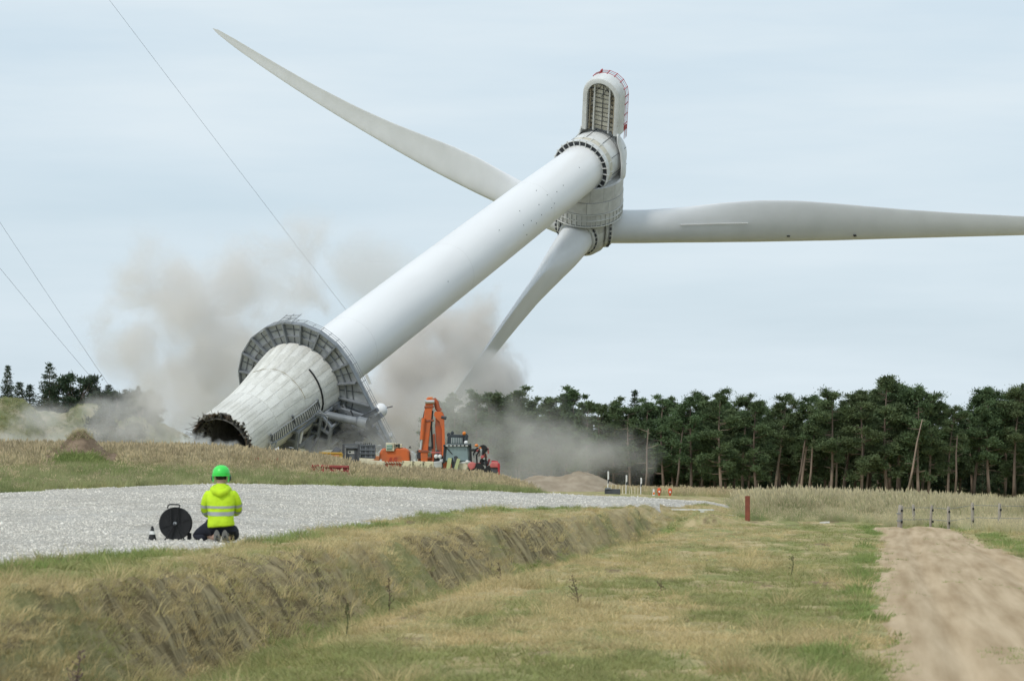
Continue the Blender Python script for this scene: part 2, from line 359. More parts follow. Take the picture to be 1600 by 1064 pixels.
# ------------------------------------------------------------------ ground cover (uncountable: instanced on points)
def instancer(name, pts, scl, tint, protos, seed=0, rot=None, label_kind='stuff'):
    """a point mesh whose points carry scale, tint and turn; geometry nodes put one of the tufts on each"""
    n = len(pts); me = bpy.data.meshes.new(name); me.vertices.add(n); me.vertices.foreach_set('co', np.asarray(pts, np.float32).ravel()); me.update()
    r = np.random.default_rng(seed)
    rz = r.random(n) * 2 * PI
    rt = np.stack([r.normal(0, .12, n), r.normal(0, .12, n), rz], -1) if rot is None else rot
    a = me.attributes.new('scl', 'FLOAT', 'POINT'); a.data.foreach_set('value', np.asarray(scl, np.float32))
    a = me.attributes.new('tint', 'FLOAT', 'POINT'); a.data.foreach_set('value', np.asarray(tint, np.float32))
    a = me.attributes.new('turn', 'FLOAT_VECTOR', 'POINT'); a.data.foreach_set('vector', rt.astype(np.float32).ravel())
    a = me.attributes.new('pick', 'INT', 'POINT'); a.data.foreach_set('value', r.integers(0, len(protos), n).astype(np.int32))
    o = obj(name, me); tag(o, kind=label_kind)
    g = bpy.data.node_groups.new(name + '_nodes', 'GeometryNodeTree')
    g.interface.new_socket('Geometry', in_out='INPUT', socket_type='NodeSocketGeometry'); g.interface.new_socket('Geometry', in_out='OUTPUT', socket_type='NodeSocketGeometry')
    N = g.nodes.new; gi = N('NodeGroupInput'); go = N('NodeGroupOutput'); li = g.links.new
    def named(t, nm):
        q = N('GeometryNodeInputNamedAttribute'); q.data_type = t; q.inputs['Name'].default_value = nm; return q.outputs['Attribute']
    joins = N('GeometryNodeJoinGeometry')
    for k, pm in enumerate(protos):
        ip = N('GeometryNodeInstanceOnPoints'); cmp = N('FunctionNodeCompare'); cmp.data_type = 'INT'; cmp.operation = 'EQUAL'
        li(named('INT', 'pick'), cmp.inputs[2]); cmp.inputs[3].default_value = k
        li(gi.outputs[0], ip.inputs['Points']); li(cmp.outputs[0], ip.inputs['Selection'])
        oi = N('GeometryNodeObjectInfo'); oi.inputs['Object'].default_value = pm; oi.inputs['As Instance'].default_value = True
        li(oi.outputs['Geometry'], ip.inputs['Instance'])
        e2 = N('FunctionNodeEulerToRotation'); li(named('FLOAT_VECTOR', 'turn'), e2.inputs[0]); li(e2.outputs[0], ip.inputs['Rotation'])
        li(named('FLOAT', 'scl'), ip.inputs['Scale']); li(ip.outputs[0], joins.inputs[0])
    li(joins.outputs[0], go.inputs[0])
    md = o.modifiers.new('scatter', 'NODES'); md.node_group = g
    return o
PROTO = bpy.data.collections.new('tufts')      # source meshes for the scatter, not in the scene themselves
def proto(name, me):
    o = bpy.data.objects.new(name, me); PROTO.objects.link(o); return o

def grass_mat(name, dry, lush, rnd=.35, tip=None):
    m = bpy.data.materials.new(name); m.use_nodes = True; nt = m.node_tree; b = nt.nodes['Principled BSDF']
    b.inputs['Roughness'].default_value = .85; b.inputs['Specular IOR Level'].default_value = .15
    a = nt.nodes.new('ShaderNodeAttribute'); a.attribute_type = 'INSTANCER'; a.attribute_name = 'tint'
    x = nt.nodes.new('ShaderNodeMix'); x.data_type = 'RGBA'; x.inputs['A'].default_value = (*dry, 1); x.inputs['B'].default_value = (*lush, 1)
    oi = nt.nodes.new('ShaderNodeObjectInfo'); mr = nt.nodes.new('ShaderNodeMapRange'); mr.inputs['To Min'].default_value = -.25; mr.inputs['To Max'].default_value = .25
    ad = nt.nodes.new('ShaderNodeMath'); ad.operation = 'ADD'; ad.use_clamp = True
    nt.links.new(oi.outputs['Random'], mr.inputs['Value']); nt.links.new(mr.outputs['Result'], ad.inputs[0]); nt.links.new(a.outputs['Fac'], ad.inputs[1]); nt.links.new(ad.outputs[0], x.inputs['Factor'])
    hs = nt.nodes.new('ShaderNodeHueSaturation'); nt.links.new(x.outputs['Result'], hs.inputs['Color'])
    mu = nt.nodes.new('ShaderNodeMath'); mu.operation = 'MULTIPLY'; mu.inputs[1].default_value = 7.31; fr = nt.nodes.new('ShaderNodeMath'); fr.operation = 'FRACT'
    nt.links.new(oi.outputs['Random'], mu.inputs[0]); nt.links.new(mu.outputs[0], fr.inputs[0])
    m2 = nt.nodes.new('ShaderNodeMapRange'); m2.inputs['To Min'].default_value = 1 - rnd; m2.inputs['To Max'].default_value = 1 + rnd
    nt.links.new(fr.outputs[0], m2.inputs['Value']); nt.links.new(m2.outputs['Result'], hs.inputs['Value'])
    nt.links.new(hs.outputs['Color'], b.inputs['Base Color'])
    tr = nt.nodes.new('ShaderNodeBsdfTranslucent'); nt.links.new(hs.outputs['Color'], tr.inputs['Color']); ms = nt.nodes.new('ShaderNodeMixShader'); ms.inputs['Fac'].default_value = .38
    nt.links.new(b.outputs[0], ms.inputs[1]); nt.links.new(tr.outputs[0], ms.inputs[2]); nt.links.new(ms.outputs[0], nt.nodes['Material Output'].inputs['Surface'])
    return m

def tuft_mesh(name, m, seed, n, h, hv, spread, w, lean, heads=0.0, headm=None, curve=.5, headlen=.16):
    r = random.Random(seed); v = []; f = []; mi = []
    for k in range(n):
        an = r.uniform(0, 2 * PI); rr = spread * math.sqrt(r.random()); x0, y0 = rr * math.cos(an), rr * math.sin(an)
        hh = h * (1 + r.uniform(-hv, hv)); ln = lean * r.uniform(.3, 1.3); la = an + r.uniform(-1, 1); dx, dy = math.cos(la), math.sin(la)
        pa = r.uniform(0, PI); wx, wy = math.cos(pa) * w / 2, math.sin(pa) * w / 2; o = len(v); segs = 3
        for s in range(segs + 1):
            t = s / segs; out = ln * hh * (t ** (1 + curve)); z = hh * t * (1 - .35 * ln * t); tp = 1 - t * .85
            v += [(x0 + dx * out - wx * tp, y0 + dy * out - wy * tp, z), (x0 + dx * out + wx * tp, y0 + dy * out + wy * tp, z)]
        for s in range(segs): f.append((o + 2 * s, o + 2 * s + 1, o + 2 * s + 3, o + 2 * s + 2)); mi.append(0)
        if r.random() < heads:
            o = len(v); tx, ty = x0 + dx * ln * hh, y0 + dy * ln * hh; zt = hh * (1 - .35 * ln); hl = headlen * r.uniform(.7, 1.3); q = w * 1.5
            for (a_, b_) in ((math.cos(pa), math.sin(pa)), (-math.sin(pa), math.cos(pa))):
                o = len(v)
                v += [(tx, ty, zt - hl * .5), (tx + a_ * q + dx * .02, ty + b_ * q + dy * .02, zt), (tx + dx * .05, ty + dy * .05, zt + hl * .5), (tx - a_ * q + dx * .02, ty - b_ * q + dy * .02, zt)]
                f.append((o, o + 1, o + 2, o + 3)); mi.append(1)
    me = bpy.data.meshes.new(name); me.from_pydata(v, [], f); me.materials.append(m)
    if headm: me.materials.append(headm); me.polygons.foreach_set('material_index', mi)
    me.update(); return me

gm_short = grass_mat('mown_grass', (.62, .50, .27), (.31, .33, .13), .28)
gm_tall = grass_mat('bank_grass', (.52, .47, .27), (.26, .31, .12), .3)
gm_head = grass_mat('seed_heads', (.60, .50, .33), (.64, .55, .36), .3)
gm_marram = grass_mat('marram_grass', (.62, .57, .36), (.30, .37, .16), .25)
gm_mhead = grass_mat('marram_heads', (.72, .64, .44), (.60, .53, .34), .2)
gm_lush = grass_mat('lush_grass', (.36, .39, .15), (.24, .31, .10), .25)
T_short = [proto('mown_tuft', tuft_mesh('mown_tuft', gm_short, s, 26, .075, .5, .16, .010, 1.5)) for s in range(4)]
T_tuss = [proto('tussock', tuft_mesh('tussock', gm_short, 20 + s, 34, .17, .5, .12, .009, .9)) for s in range(3)]
T_lush = [proto('lush_tuft', tuft_mesh('lush_tuft', gm_lush, 40 + s, 30, .10, .5, .14, .014, .8)) for s in range(3)]
T_tall = [proto('bank_tuft', tuft_mesh('bank_tuft', gm_tall, 60 + s, 26, .52, .35, .22, .016, .38, .55, gm_head)) for s in range(4)]
T_low = [proto('low_tuft', tuft_mesh('low_tuft', gm_tall, 80 + s, 30, .22, .4, .22, .016, .5)) for s in range(3)]
T_mar = [proto('marram_tuft', tuft_mesh('marram_tuft', gm_marram, 100 + s, 46, .70, .35, .26, .013, .55, .30, gm_mhead, .8, .2)) for s in range(4)]

def fan_points(n, px0, px1, y0, y1, seed, power=1.0):
    """n random ground points, denser (per m2) near the viewpoint when power > 1"""
    r = np.random.default_rng(seed); u = r.random(n); e = 2 - power
    Y = (y0 ** e + u * (y1 ** e - y0 ** e)) ** (1 / e) if abs(e) > 1e-6 else y0 * (y1 / y0) ** u
    px = r.uniform(px0, px1, n); X = (px - CX) / F * Y
    return X, Y, px, r

# mown turf of the field, verge and ditch
X, Y, px, r = fan_points(64000, -120, 1760, 28.5, 150, 1, 1.85)
z, slope, bot, gm, tm, s = terrain(X, Y, True); g, br = zone_attrs(X, Y, slope, bot, gm, tm, s)
n1 = fbm(X * .8, Y * .13, 55); n2 = fbm(X * 2.2, Y * .6, 57)
keep = (gm < -.02) & (tm < -.05) & (r.random(len(X)) < np.clip(.25 + .9 * sstep(.35, .6, n2), 0, 1)) & ((px < 860) | (px > 1150) | (Y < 132)) & ~((px > 1176) & (Y > 111))
tint = np.clip(sstep(.45, .61, n1) * .95 + g * .6 - br * .5, 0, 1)
i = keep & (r.random(len(X)) > .15 + .5 * g)
instancer('mown_grass', np.stack([X, Y, z - .01], -1)[i], (r.uniform(.5, 1.25, len(X)) * (1 + .5 * bot))[i], tint[i], T_short, 1)
i = keep & (g > .25) & (r.random(len(X)) < g)
instancer('lush_grass', np.stack([X, Y, z - .01], -1)[i], r.uniform(.5, 1.2, len(X))[i], r.random(len(X))[i], T_lush, 2)
# taller tussocks here and there, thick on the ditch bank and along its floor
X, Y, px, r = fan_points(12000, -120, 1760, 29, 130, 5, 1.7)
z, slope, bot, gm, tm, s = terrain(X, Y, True); g, br = zone_attrs(X, Y, slope, bot, gm, tm, s)
cl = fbm(X * 1.1, Y * .2, 77)
p = np.clip(sstep(.56, .68, cl) * .6 + slope * .85 + bot * .8 + (np.abs(gm + .25) < .25) * .25, 0, 1)
i = (gm < -.05) & (tm < -.1) & (r.random(len(X)) < p) & ~((px > 1176) & (Y > 111))
instancer('tussock_grass', np.stack([X, Y, z - .02], -1)[i], r.uniform(.5, 1.4, len(X))[i], np.clip(.15 + .5 * bot + .4 * g - .3 * slope + r.normal(0, .12, len(X)), 0, 1)[i], T_tuss, 3)
# seeded grass on the bank beyond the gravel: tall on the crest, short towards the road
X, Y, px, r = fan_points(30000, -150, 850, 108, 178, 8, 1.2)
z, slope, bot, gm, tm, s = terrain(X, Y, True)
crest = sstep(129, 150, Y + (fbm(X * .3, Y * .1, 61) - .5) * 14 + np.where(px > 560, -6 - 4 * sstep(560, 800, px), 0))
endf = np.interp(px, [700, 830, 850], [1, .9, .35])
hc = np.interp(px, [-150, 480, 560, 850], [1, .98, .92, .85])
ok = (gm < -.35) & (px < 845 - (Y - 138) * .8) & ~((np.abs(px - 128) < 68) & (Y > 138) & (Y < 149.5)) & ~((np.abs(px - 128) < 50) & (Y > 134) & (Y < 139)) & ~((np.abs(px - 418) < 36) & (Y > 136) & (Y < 147) & (r.random(len(X)) < .7)) & ~((np.abs(px - 515) < 34) & (Y > 130) & (Y < 140) & (r.random(len(X)) < .6))
tallp = ok & (r.random(len(X)) < .08 + .92 * crest)
tn = np.clip(.25 + .5 * sstep(.4, .6, fbm(X * .25, Y * .12, 63)) * sstep(165, 125, Y), 0, 1)
instancer('bank_grass', np.stack([X, Y, z - .03], -1)[tallp], (r.uniform(.55, 1.25, len(X)) * endf * hc * (.45 + .55 * crest))[tallp], tn[tallp], T_tall, 4)
X, Y, px, r = fan_points(16000, -150, 850, 104, 150, 9, 1.2)
z, slope, bot, gm, tm, s = terrain(X, Y, True)
i = (gm < -.15) & (px < 850 - (Y - 138) * .8) & (Y > 100 + 0 * X) & (s < -3)
instancer('bank_turf', np.stack([X, Y, z - .02], -1)[i], r.uniform(.5, 1.2, len(X))[i], np.clip(.45 + .4 * sstep(.4, .6, fbm(X * .3, Y * .2, 65)) + r.normal(0, .1, len(X)), 0, 1)[i], T_low, 5)
# pale marram on the low ridge at the right
X, Y, px, r = fan_points(13000, 1140, 1780, 107.5, 150, 12, 1.1)
z = terrain(X, Y)
front = np.interp(px, [1140, 1175, 1365, 1480, 1600, 1780], [124, 119, 113, 113, 112, 112])
i = (Y > front + (fbm(X, Y * .4, 71) - .5) * 7)
hgt = .5 + .85 * sstep(.35, .62, fbm(X * .45, Y * .16, 72)); hgt = hgt * np.interp(px, [1140, 1180, 1260, 1400, 1600, 1700], [.4, .95, 1, .95, .72, .8]) * np.interp(Y - front, [0, 6, 20], [.55, .95, 1.])
instancer('marram', np.stack([X, Y, z - .03], -1)[i], (.70 * hgt * r.uniform(.7, 1.2, len(X)))[i], np.clip(.55 + 1.4 * (fbm(X * .4, Y * .2, 73) - .5) * 2 + r.normal(0, .15, len(X)), 0, 1)[i], T_mar, 6)
# low bleached growth round the fence posts
X, Y, px, r = fan_points(2600, 1385, 1780, 97, 111, 14, 1.1)
z, slope, bot, gm, tm, s = terrain(X, Y, True)
i = (tm < -.25) & (Y > np.interp(px, [1385, 1480, 1600, 1780], [106, 103, 99, 97]))
instancer('bleached_growth', np.stack([X, Y, z - .02], -1)[i], r.uniform(.2, .45, len(X))[i], np.clip(r.normal(-.1, .2, len(X)), 0, 1)[i], [T_mar[1], T_mar[2]], 7)
# golden rough grass between the road and the forest
X, Y, px, r = fan_points(12000, 850, 1250, 148, 345, 16, .9)
z = terrain(X, Y); i = (px > 950 + 300 * (Y < 200)) | (Y > 215) & (px > 960)
i &= ~((px < 1010) & (Y < 230))
instancer('rough_grass', np.stack([X, Y, z - .03], -1)[i], (r.uniform(.35, .85, len(X)))[i], np.clip(r.normal(.05, .15, len(X)), 0, 1)[i], T_tall, 8)

# sparse weeds creeping over the track
X, Y, px, r = fan_points(5000, 1330, 1760, 28.5, 106, 19, 1.7)
z, slope, bot, gm, tm, s = terrain(X, Y, True); cl = fbm(X * .9, Y * .35, 83); c = X - np.interp(Y, *_TL)
i = (tm > .05) & (((cl > .60) & (np.abs(c - 1.5) < .5)) | (cl > .68) | ((cl > .5) & (tm < .35))) & (r.random(len(X)) < .6)
instancer('track_weeds', np.stack([X, Y, z], -1)[i], r.uniform(.2, .6, len(X))[i], r.random(len(X))[i], T_lush, 12)
# loose stones on the gravel apron
def stone_mesh(seed):
    r = random.Random(seed); bm = bmesh.new(); bmesh.ops.create_icosphere(bm, subdivisions=1, radius=1)
    for v in bm.verts: v.co *= r.uniform(.7, 1.15); v.co.z *= .65
    me = bpy.data.meshes.new('stone'); bm.to_mesh(me); bm.free(); return me
stone_mat = mat('stone', (.69, .65, .58), rough=.9, rnd=.32, spec=.1)
stones = []
for k in range(4):
    me = stone_mesh(k); me.materials.append(stone_mat); stones.append(proto('stone', me))
X, Y, px, r = fan_points(130000, -60, 1180, 38, 145, 18, 1.75)
z, slope, bot, gm, tm, s = terrain(X, Y, True)
i = (gm > -.10 + r.exponential(.02, len(X)) * -1) & (r.random(len(X)) < .25 + .75 * sstep(.42, .58, fbm(X * .7, Y * .25, 81)) + .5 * sstep(.5, 0, np.abs(gm)))
sz = r.lognormal(-4.6, .42, len(X)) * np.interp(Y, [40, 140], [.9, 1.35]); sz = np.clip(sz, .006, .05)
instancer('loose_gravel', np.stack([X, Y, z + np.clip(gm, -.35, .35) * .12 + .003], -1)[i], sz[i], r.random(len(X))[i], stones, 9, np.stack([r.random(len(X)) * 6, r.random(len(X)) * 6, r.random(len(X)) * 6], -1)[i])

# ------------------------------------------------------------------ the falling wind turbine
def paint(name, c, c2, **k): return mat(name, c, c2, **k)
M_white = paint('tower_paint', (.87, .86, .845), (.80, .79, .775), scale=.35, rough=.32, detail=7, spec=.5, lo=.3, hi=.75, stretch=(1, 1, .25))
M_blade = paint('blade_gelcoat', (.72, .73, .74), (.65, .66, .665), scale=.3, rough=.38, detail=6, lo=.3, hi=.7)
M_nac = paint('nacelle_shell', (.74, .75, .735), (.62, .62, .60), scale=.8, rough=.5, detail=7, rnd=.04)
M_nac2 = paint('nacelle_panels', (.66, .66, .64), (.55, .55, .53), scale=1.2, rough=.6, detail=7, rnd=.06)
M_conc = paint('pale_concrete', (.78, .765, .71), (.50, .48, .41), scale=.8, rough=.9, bump=.03, bscale=4, detail=9, rnd=.08, spec=.15, stretch=(1, 1, .35), lo=.42, hi=.80)
_nt = M_conc.node_tree; _b = _nt.nodes['Principled BSDF']; _src = _b.inputs['Base Color'].links[0].from_socket; _tc = _nt.nodes.new('ShaderNodeTexCoord')
for _sc, _lo, _hi, _amt, _st in ((5.5, .52, .72, .80, (1, 1, 1)), (1.1, .50, .74, .74, (2.5, 2.5, .12)), (16.0, .60, .75, .72, (1, 1, 1))):      # pitting, run-off streaks, fine specks
    _mp = _nt.nodes.new('ShaderNodeMapping'); _mp.inputs['Scale'].default_value = _st; _n = _nt.nodes.new('ShaderNodeTexNoise'); _n.inputs['Scale'].default_value = _sc; _n.inputs['Detail'].default_value = 6
    _nt.links.new(_tc.outputs['Object'], _mp.inputs['Vector']); _nt.links.new(_mp.outputs['Vector'], _n.inputs['Vector'])
    _r = _nt.nodes.new('ShaderNodeMapRange'); _r.inputs['From Min'].default_value = _lo; _r.inputs['From Max'].default_value = _hi; _r.inputs['To Min'].default_value = 1.0; _r.inputs['To Max'].default_value = _amt; _nt.links.new(_n.outputs['Fac'], _r.inputs['Value'])
    _m = _nt.nodes.new('ShaderNodeMix'); _m.data_type = 'RGBA'; _m.blend_type = 'MULTIPLY'; _m.inputs['Factor'].default_value = 1; _nt.links.new(_src, _m.inputs['A']); _nt.links.new(_r.outputs['Result'], _m.inputs['B']); _src = _m.outputs['Result']
_nt.links.new(_src, _b.inputs['Base Color'])
M_core = paint('dark_concrete', (.13, .125, .11), (.22, .21, .19), scale=2, rough=.95, bump=.05, detail=8)
M_rub = paint('broken_concrete', (.085, .08, .07), (.27, .255, .22), scale=1.4, rough=1.0, bump=.08, bscale=5, detail=9, rnd=.3, lo=.45, hi=.75)
M_rust = paint('rebar_steel', (.10, .07, .05), (.18, .12, .08), scale=3, rough=.8, metal=.3)
M_gs = paint('galvanised_grey', (.27, .285, .30), (.20, .215, .23), scale=.9, rough=.55, metal=.15, detail=7, rnd=.08)
M_gsd = paint('dark_grey_steel', (.115, .125, .14), (.17, .18, .195), scale=.9, rough=.6, metal=.15, detail=7, rnd=.10)
M_deck = paint('platform_deck', (.50, .515, .53), (.36, .375, .39), scale=1.1, rough=.6, detail=7, rnd=.10)
M_rail = paint('handrail_steel', (.42, .43, .44), (.33, .34, .35), scale=2, rough=.45, metal=.3)
M_red = paint('signal_red', (.50, .04, .05), (.38, .03, .04), scale=3, rough=.5)
M_black = paint('black_rubber', (.012, .012, .013), (.02, .02, .02), scale=4, rough=.6)
M_dark = paint('dark_steel', (.05, .053, .06), (.085, .09, .1), scale=2, rough=.7)  # plain dark blue-grey tone with random mottling
M_beige = paint('bay_lining', (.66, .63, .54), (.52, .49, .40), scale=1.5, rough=.8, detail=7, rnd=.08)
M_rust2 = paint('stained_steel', (.30, .25, .17), (.42, .37, .28), scale=3, rough=.8)

P0 = at(345, 697, 382)
A = Vector((0.42029552, 0.82535932, 0.3770062)); TT = Vector((8.34676, 455.27787, 37.59107)); A = (TT - P0).normalized()
HUB = Vector((8.79610703, 461.10242615, 30.96993722)); R_ = Vector((0.03119222, -0.51974855, 0.85374967)).normalized()
LEN = (TT - P0).length
Nn = Vector((0.07101462, -0.44413095, 0.89314311)); Nn = (Nn - A * Nn.dot(A)).normalized(); Xn = Nn.cross(A)
MT = Matrix.Translation(P0) @ Matrix((Xn, Nn, A)).transposed().to_4x4()        # tower frame: z along the tower, y away from the rotor
MTi = MT.inverted()
turb = thing('wind_turbine', P0, 'huge white wind turbine toppling over with its broken concrete base exposed in dust', 'wind turbine')
turb.matrix_world = MT
def pixplane(px, py, z):
    """the point of the plane z (tower frame) that the photograph shows at px, py"""
    o = MTi @ Vector((0, 0, CZ)); d = (MTi.to_3x3() @ (at(px, py, 1.0) - Vector((0, 0, CZ)))); t = (z - o.z) / d.z
    return o + d * t
def pixcyl(px, py, rf):
    o = MTi @ Vector((0, 0, CZ)); d = (MTi.to_3x3() @ (at(px, py, 1.0) - Vector((0, 0, CZ)))).normalized()
    t = 300.0
    R = rf(8)
    for it in range(8):
        a = d.x ** 2 + d.y ** 2; b = 2 * (o.x * d.x + o.y * d.y); c = o.x ** 2 + o.y ** 2 - R * R; D = b * b - 4 * a * c
        if D < 0: t = -b / (2 * a)
        else: t = (-b - math.sqrt(D)) / (2 * a)
        R = rf((o + d * t).z)
    return o + d * t
def angpt(p): return math.atan2(p.y, p.x)
PZ = 16.8                                                    # height of the service platform along the tower
def rc(z): return float(np.interp(z, [0, 4, 7, 9, 11, 13, 15, 16.6], [3.42, 3.44, 3.55, 3.72, 3.98, 4.30, 4.60, 4.78]))

# concrete base: curved cast staves in three rings round a darker core, broken off at the bottom
base = obj('concrete_base', None, turb)
NS = 22; joints = [.0, 5.6, 10.9, 16.55]; gap = .022
rj = random.Random(3); stave_jag = [rj.uniform(.0, .55) for _ in range(NS)]
core = MB(); core.lathe([(rc(z) - .09, z) for z in np.linspace(.55, 16.6, 16)], 88); core.build('core', M_core, base, True, 60)
inner = MB(); inner.lathe([(rc(z) - .62, z) for z in np.linspace(.2, 12, 10)] + [(0.01, 12.05)], 60); inner.build('bore', M_core, base, True, 60)
def stave(z0, z1, jag=0, seed=0):
    b = MB(); n = 5; vs = []; da = 2 * PI / NS; r_ = random.Random(seed)
    zs = list(np.linspace(z0 + .012, z1 - .012, 7))
    ja = [jag * r_.uniform(.2, 1.4) for _ in range(n + 1)]
    for lay in (0, 1):
        for i, z in enumerate(zs):
            for k in range(n + 1):
                g = gap / rc(z) / 2; an = g + (da - 2 * g) * k / n; R = rc(z) - (.13 if lay else 0)
                zz = z + (ja[k] if i == 0 else (ja[k] * .3 if i == 1 else 0)); vs.append((R * math.cos(an), R * math.sin(an), zz))
    m = n + 1; nz_ = len(zs); o = nz_ * m; fs = []
    for i in range(nz_ - 1):
        for k in range(n): a = i * m + k; fs += [(a, a + 1, a + m + 1, a + m), (o + a, o + a + m, o + a + m + 1, o + a + 1)]
        for k in (0, n): a = i * m + k; fs.append((a, a + m, o + a + m, o + a))
    for k in range(n): fs += [(k, o + k, o + k + 1, k + 1), ((nz_ - 1) * m + k, (nz_ - 1) * m + k + 1, o + (nz_ - 1) * m + k + 1, o + (nz_ - 1) * m + k)]
    b.add(vs, fs); return b.mesh('concrete_panel', M_conc, True, 35)
sm = [stave(joints[1], joints[2]), stave(joints[2], joints[3])]
for k in range(NS):
    a = 2 * PI * k / NS
    o = obj('concrete_panel', stave(joints[0], joints[1], .55, k), base); o.rotation_euler = (0, 0, a)
    for q in (0, 1):
        o = obj('concrete_panel', sm[q], base); o.rotation_euler = (0, 0, a + (q + 1) * .07)
# ragged end: shattered shell lumps, dark inner face, bent reinforcement
rim = obj('broken_end', None, turb)
sh = MB(); rr = random.Random(11); nA, nR = 110, 9; vs = []
for j in range(nR):
    t = j / (nR - 1)
    for k in range(nA):
        an = 2 * PI * k / nA; R = 3.32 - 1.15 * t * (0.75 + .35 * math.sin(an * 3 + 1)) + rr.uniform(-.13, .13); z = .35 + 1.0 * t ** .6 * 1.6 + rr.uniform(-.32, .32) * (1.15 - t * .6)
        if 2.2 < an < 3.9: z -= .2
        vs.append((R * math.cos(an), R * math.sin(an), z))
sh.add(vs, [(j * nA + k, j * nA + (k + 1) % nA, (j + 1) * nA + (k + 1) % nA, (j + 1) * nA + k) for j in range(nR - 1) for k in range(nA)])
sh.build('broken_face', M_rub, rim)
lump = []
for q in range(5):
    b = bmesh.new(); bmesh.ops.create_icosphere(b, subdivisions=1, radius=1); r2 = random.Random(q)
    for v in b.verts: v.co = Vector((v.co.x * r2.uniform(.5, 1.4), v.co.y * r2.uniform(.5, 1.3), v.co.z * r2.uniform(.4, 1.2)))
    me = bpy.data.meshes.new('concrete_lump'); b.to_mesh(me); b.free(); me.materials.append(M_rub); lump.append(me)
for k in range(150):
    an = rr.uniform(0, 2 * PI); R = rr.uniform(2.5, 3.46); s = rr.uniform(.07, .27) * (1.2 if R < 3.2 else 1)
    o = obj('concrete_lump', lump[k % 5], rim); o.location = (R * math.cos(an), R * math.sin(an), rr.uniform(.0, .8) + (3.4 - R) * .7)
    o.rotation_euler = (rr.random() * 6, rr.random() * 6, rr.random() * 6); o.scale = (s, s * rr.uniform(.6, 1.3), s * rr.uniform(.7, 1.6))
rb = MB()
for k in range(120):
    an = rr.uniform(0, 2 * PI) if k % 3 else rr.uniform(-.6, 1.6); R = rr.uniform(3.05, 3.42); ln = rr.uniform(.4, 1.5); cur = rr.uniform(-.2, 1.0); tw = rr.uniform(-.25, .25); pts = []
    for i in range(6):
        t = i / 5; R2 = R + cur * t * t * ln * .7; a2 = an + tw * t; pts.append((R2 * math.cos(a2), R2 * math.sin(a2), .5 - ln * t + cur * .5 * t * t))
    rb.tube(pts, .022, 4, False)
tag(rb.build('rebar', M_rust, rim), kind='stuff')
# surface fittings of the base: dark hose slot and access ladder
ps = [pixcyl(x, y, lambda z: rc(z) + .06) for x, y in ((483, 577), (490, 586), (496, 596), (501, 608), (504, 620), (505, 631), (503, 641))]
MB().tube(ps, .10, 6).build('cable_slot', M_black, base, True, 60)
ps = [pixcyl(x, y, lambda z: rc(z) + .03) for x, y in ((395, 582), (410, 577), (430, 577), (445, 583), (460, 596), (471, 610), (477, 622))]
MB().tube(ps, .035, 5).build('cable', M_rust2, base, True, 60)
lad = obj('access_stair', None, turb)
def lp(x, y, off): return pixcyl(x, y, lambda z: rc(z) + off)
topl = [(423, 681), (440, 668), (460, 654), (480, 640), (496, 626)]; botl = [(423, 694), (442, 683), (463, 668), (485, 654), (500, 640)]
for line, rr_ in ((topl, .05), (botl, .09)): MB().tube([lp(x, y, .35) for x, y in line], rr_, 6).build('handrail', M_rail if rr_ < .06 else M_gs, lad, True, 60)
for k in range(25):
    t = k / 24 * 4; i = min(int(t), 3); u = t - i
    a = [topl[i][q] * (1 - u) + topl[i + 1][q] * u for q in (0, 1)]; b = [botl[i][q] * (1 - u) + botl[i + 1][q] * u for q in (0, 1)]
    obj('baluster', MB().bar(lp(*a, .35), lp(*b, .35), .07).mesh('baluster', M_gsd), lad)
for x, y in ((423, 678), (457, 649), (496, 624)): obj('stair_bracket', MB().bar(lp(x, y, .4), lp(x + 3, y + 12, -.05), .16).mesh('bracket', M_gsd), lad)
for dx in (0, 8):
    MB().bar(lp(424 + dx, 690, .4), pixplane(414 + dx * 1.2, 716, 3.2), .12).build('ladder_rail', M_rail, lad)
for k in range(6):
    t = k / 5.5 + .05; MB().bar(lp(424, 690, .4).lerp(pixplane(414, 716, 3.2), t), lp(432, 690, .4).lerp(pixplane(424, 716, 3.2), t), .07).build('rung', M_rail, lad)

# steel tube of the tower
tw = MB(); prof = [(3.36, PZ + .5), (3.36, 30), (3.30, 45), (3.18, 60), (3.03, 75), (2.86, LEN - 4), (2.80, LEN - .3)]
tw.lathe(prof, 96); tower = tw.build('tower_shell', M_white, turb, True, 60); tower['label'] = 'smooth white steel tower tube'
def rt(z): return float(np.interp(z, [p[1] for p in prof], [p[0] for p in prof]))
for z in (28, 52, 74): MB().lathe([(rt(z) + .004, z - .035), (rt(z) + .012, z - .03), (rt(z) + .012, z + .03), (rt(z) + .004, z + .035)], 96).build('weld_seam', M_white, tower, True, 60)
dots = MB()
for x, y in ((812, 330), (830, 345), (838, 349), (855, 305), (862, 325), (818, 352), (838, 298), (870, 300), (880, 290), (866, 318), (905, 262), (823, 367), (846, 336), (700, 440), (780, 360), (842, 320)):
    p = pixcyl(x, y, lambda z: rt(z) + .01); q = Vector((p.x, p.y, 0)).normalized()
    dots.tube([p, p + q * .03], .055, 6)
tag(dots.build('bolt_covers', M_dark, tower), kind='stuff')
lower = MB(); lower.lathe([(3.36, PZ + .3), (3.75, PZ + .3), (3.75, PZ + 1.0), (3.36, PZ + 1.0)], 64); lower.build('base_flange', M_gs, tower, True, 40)

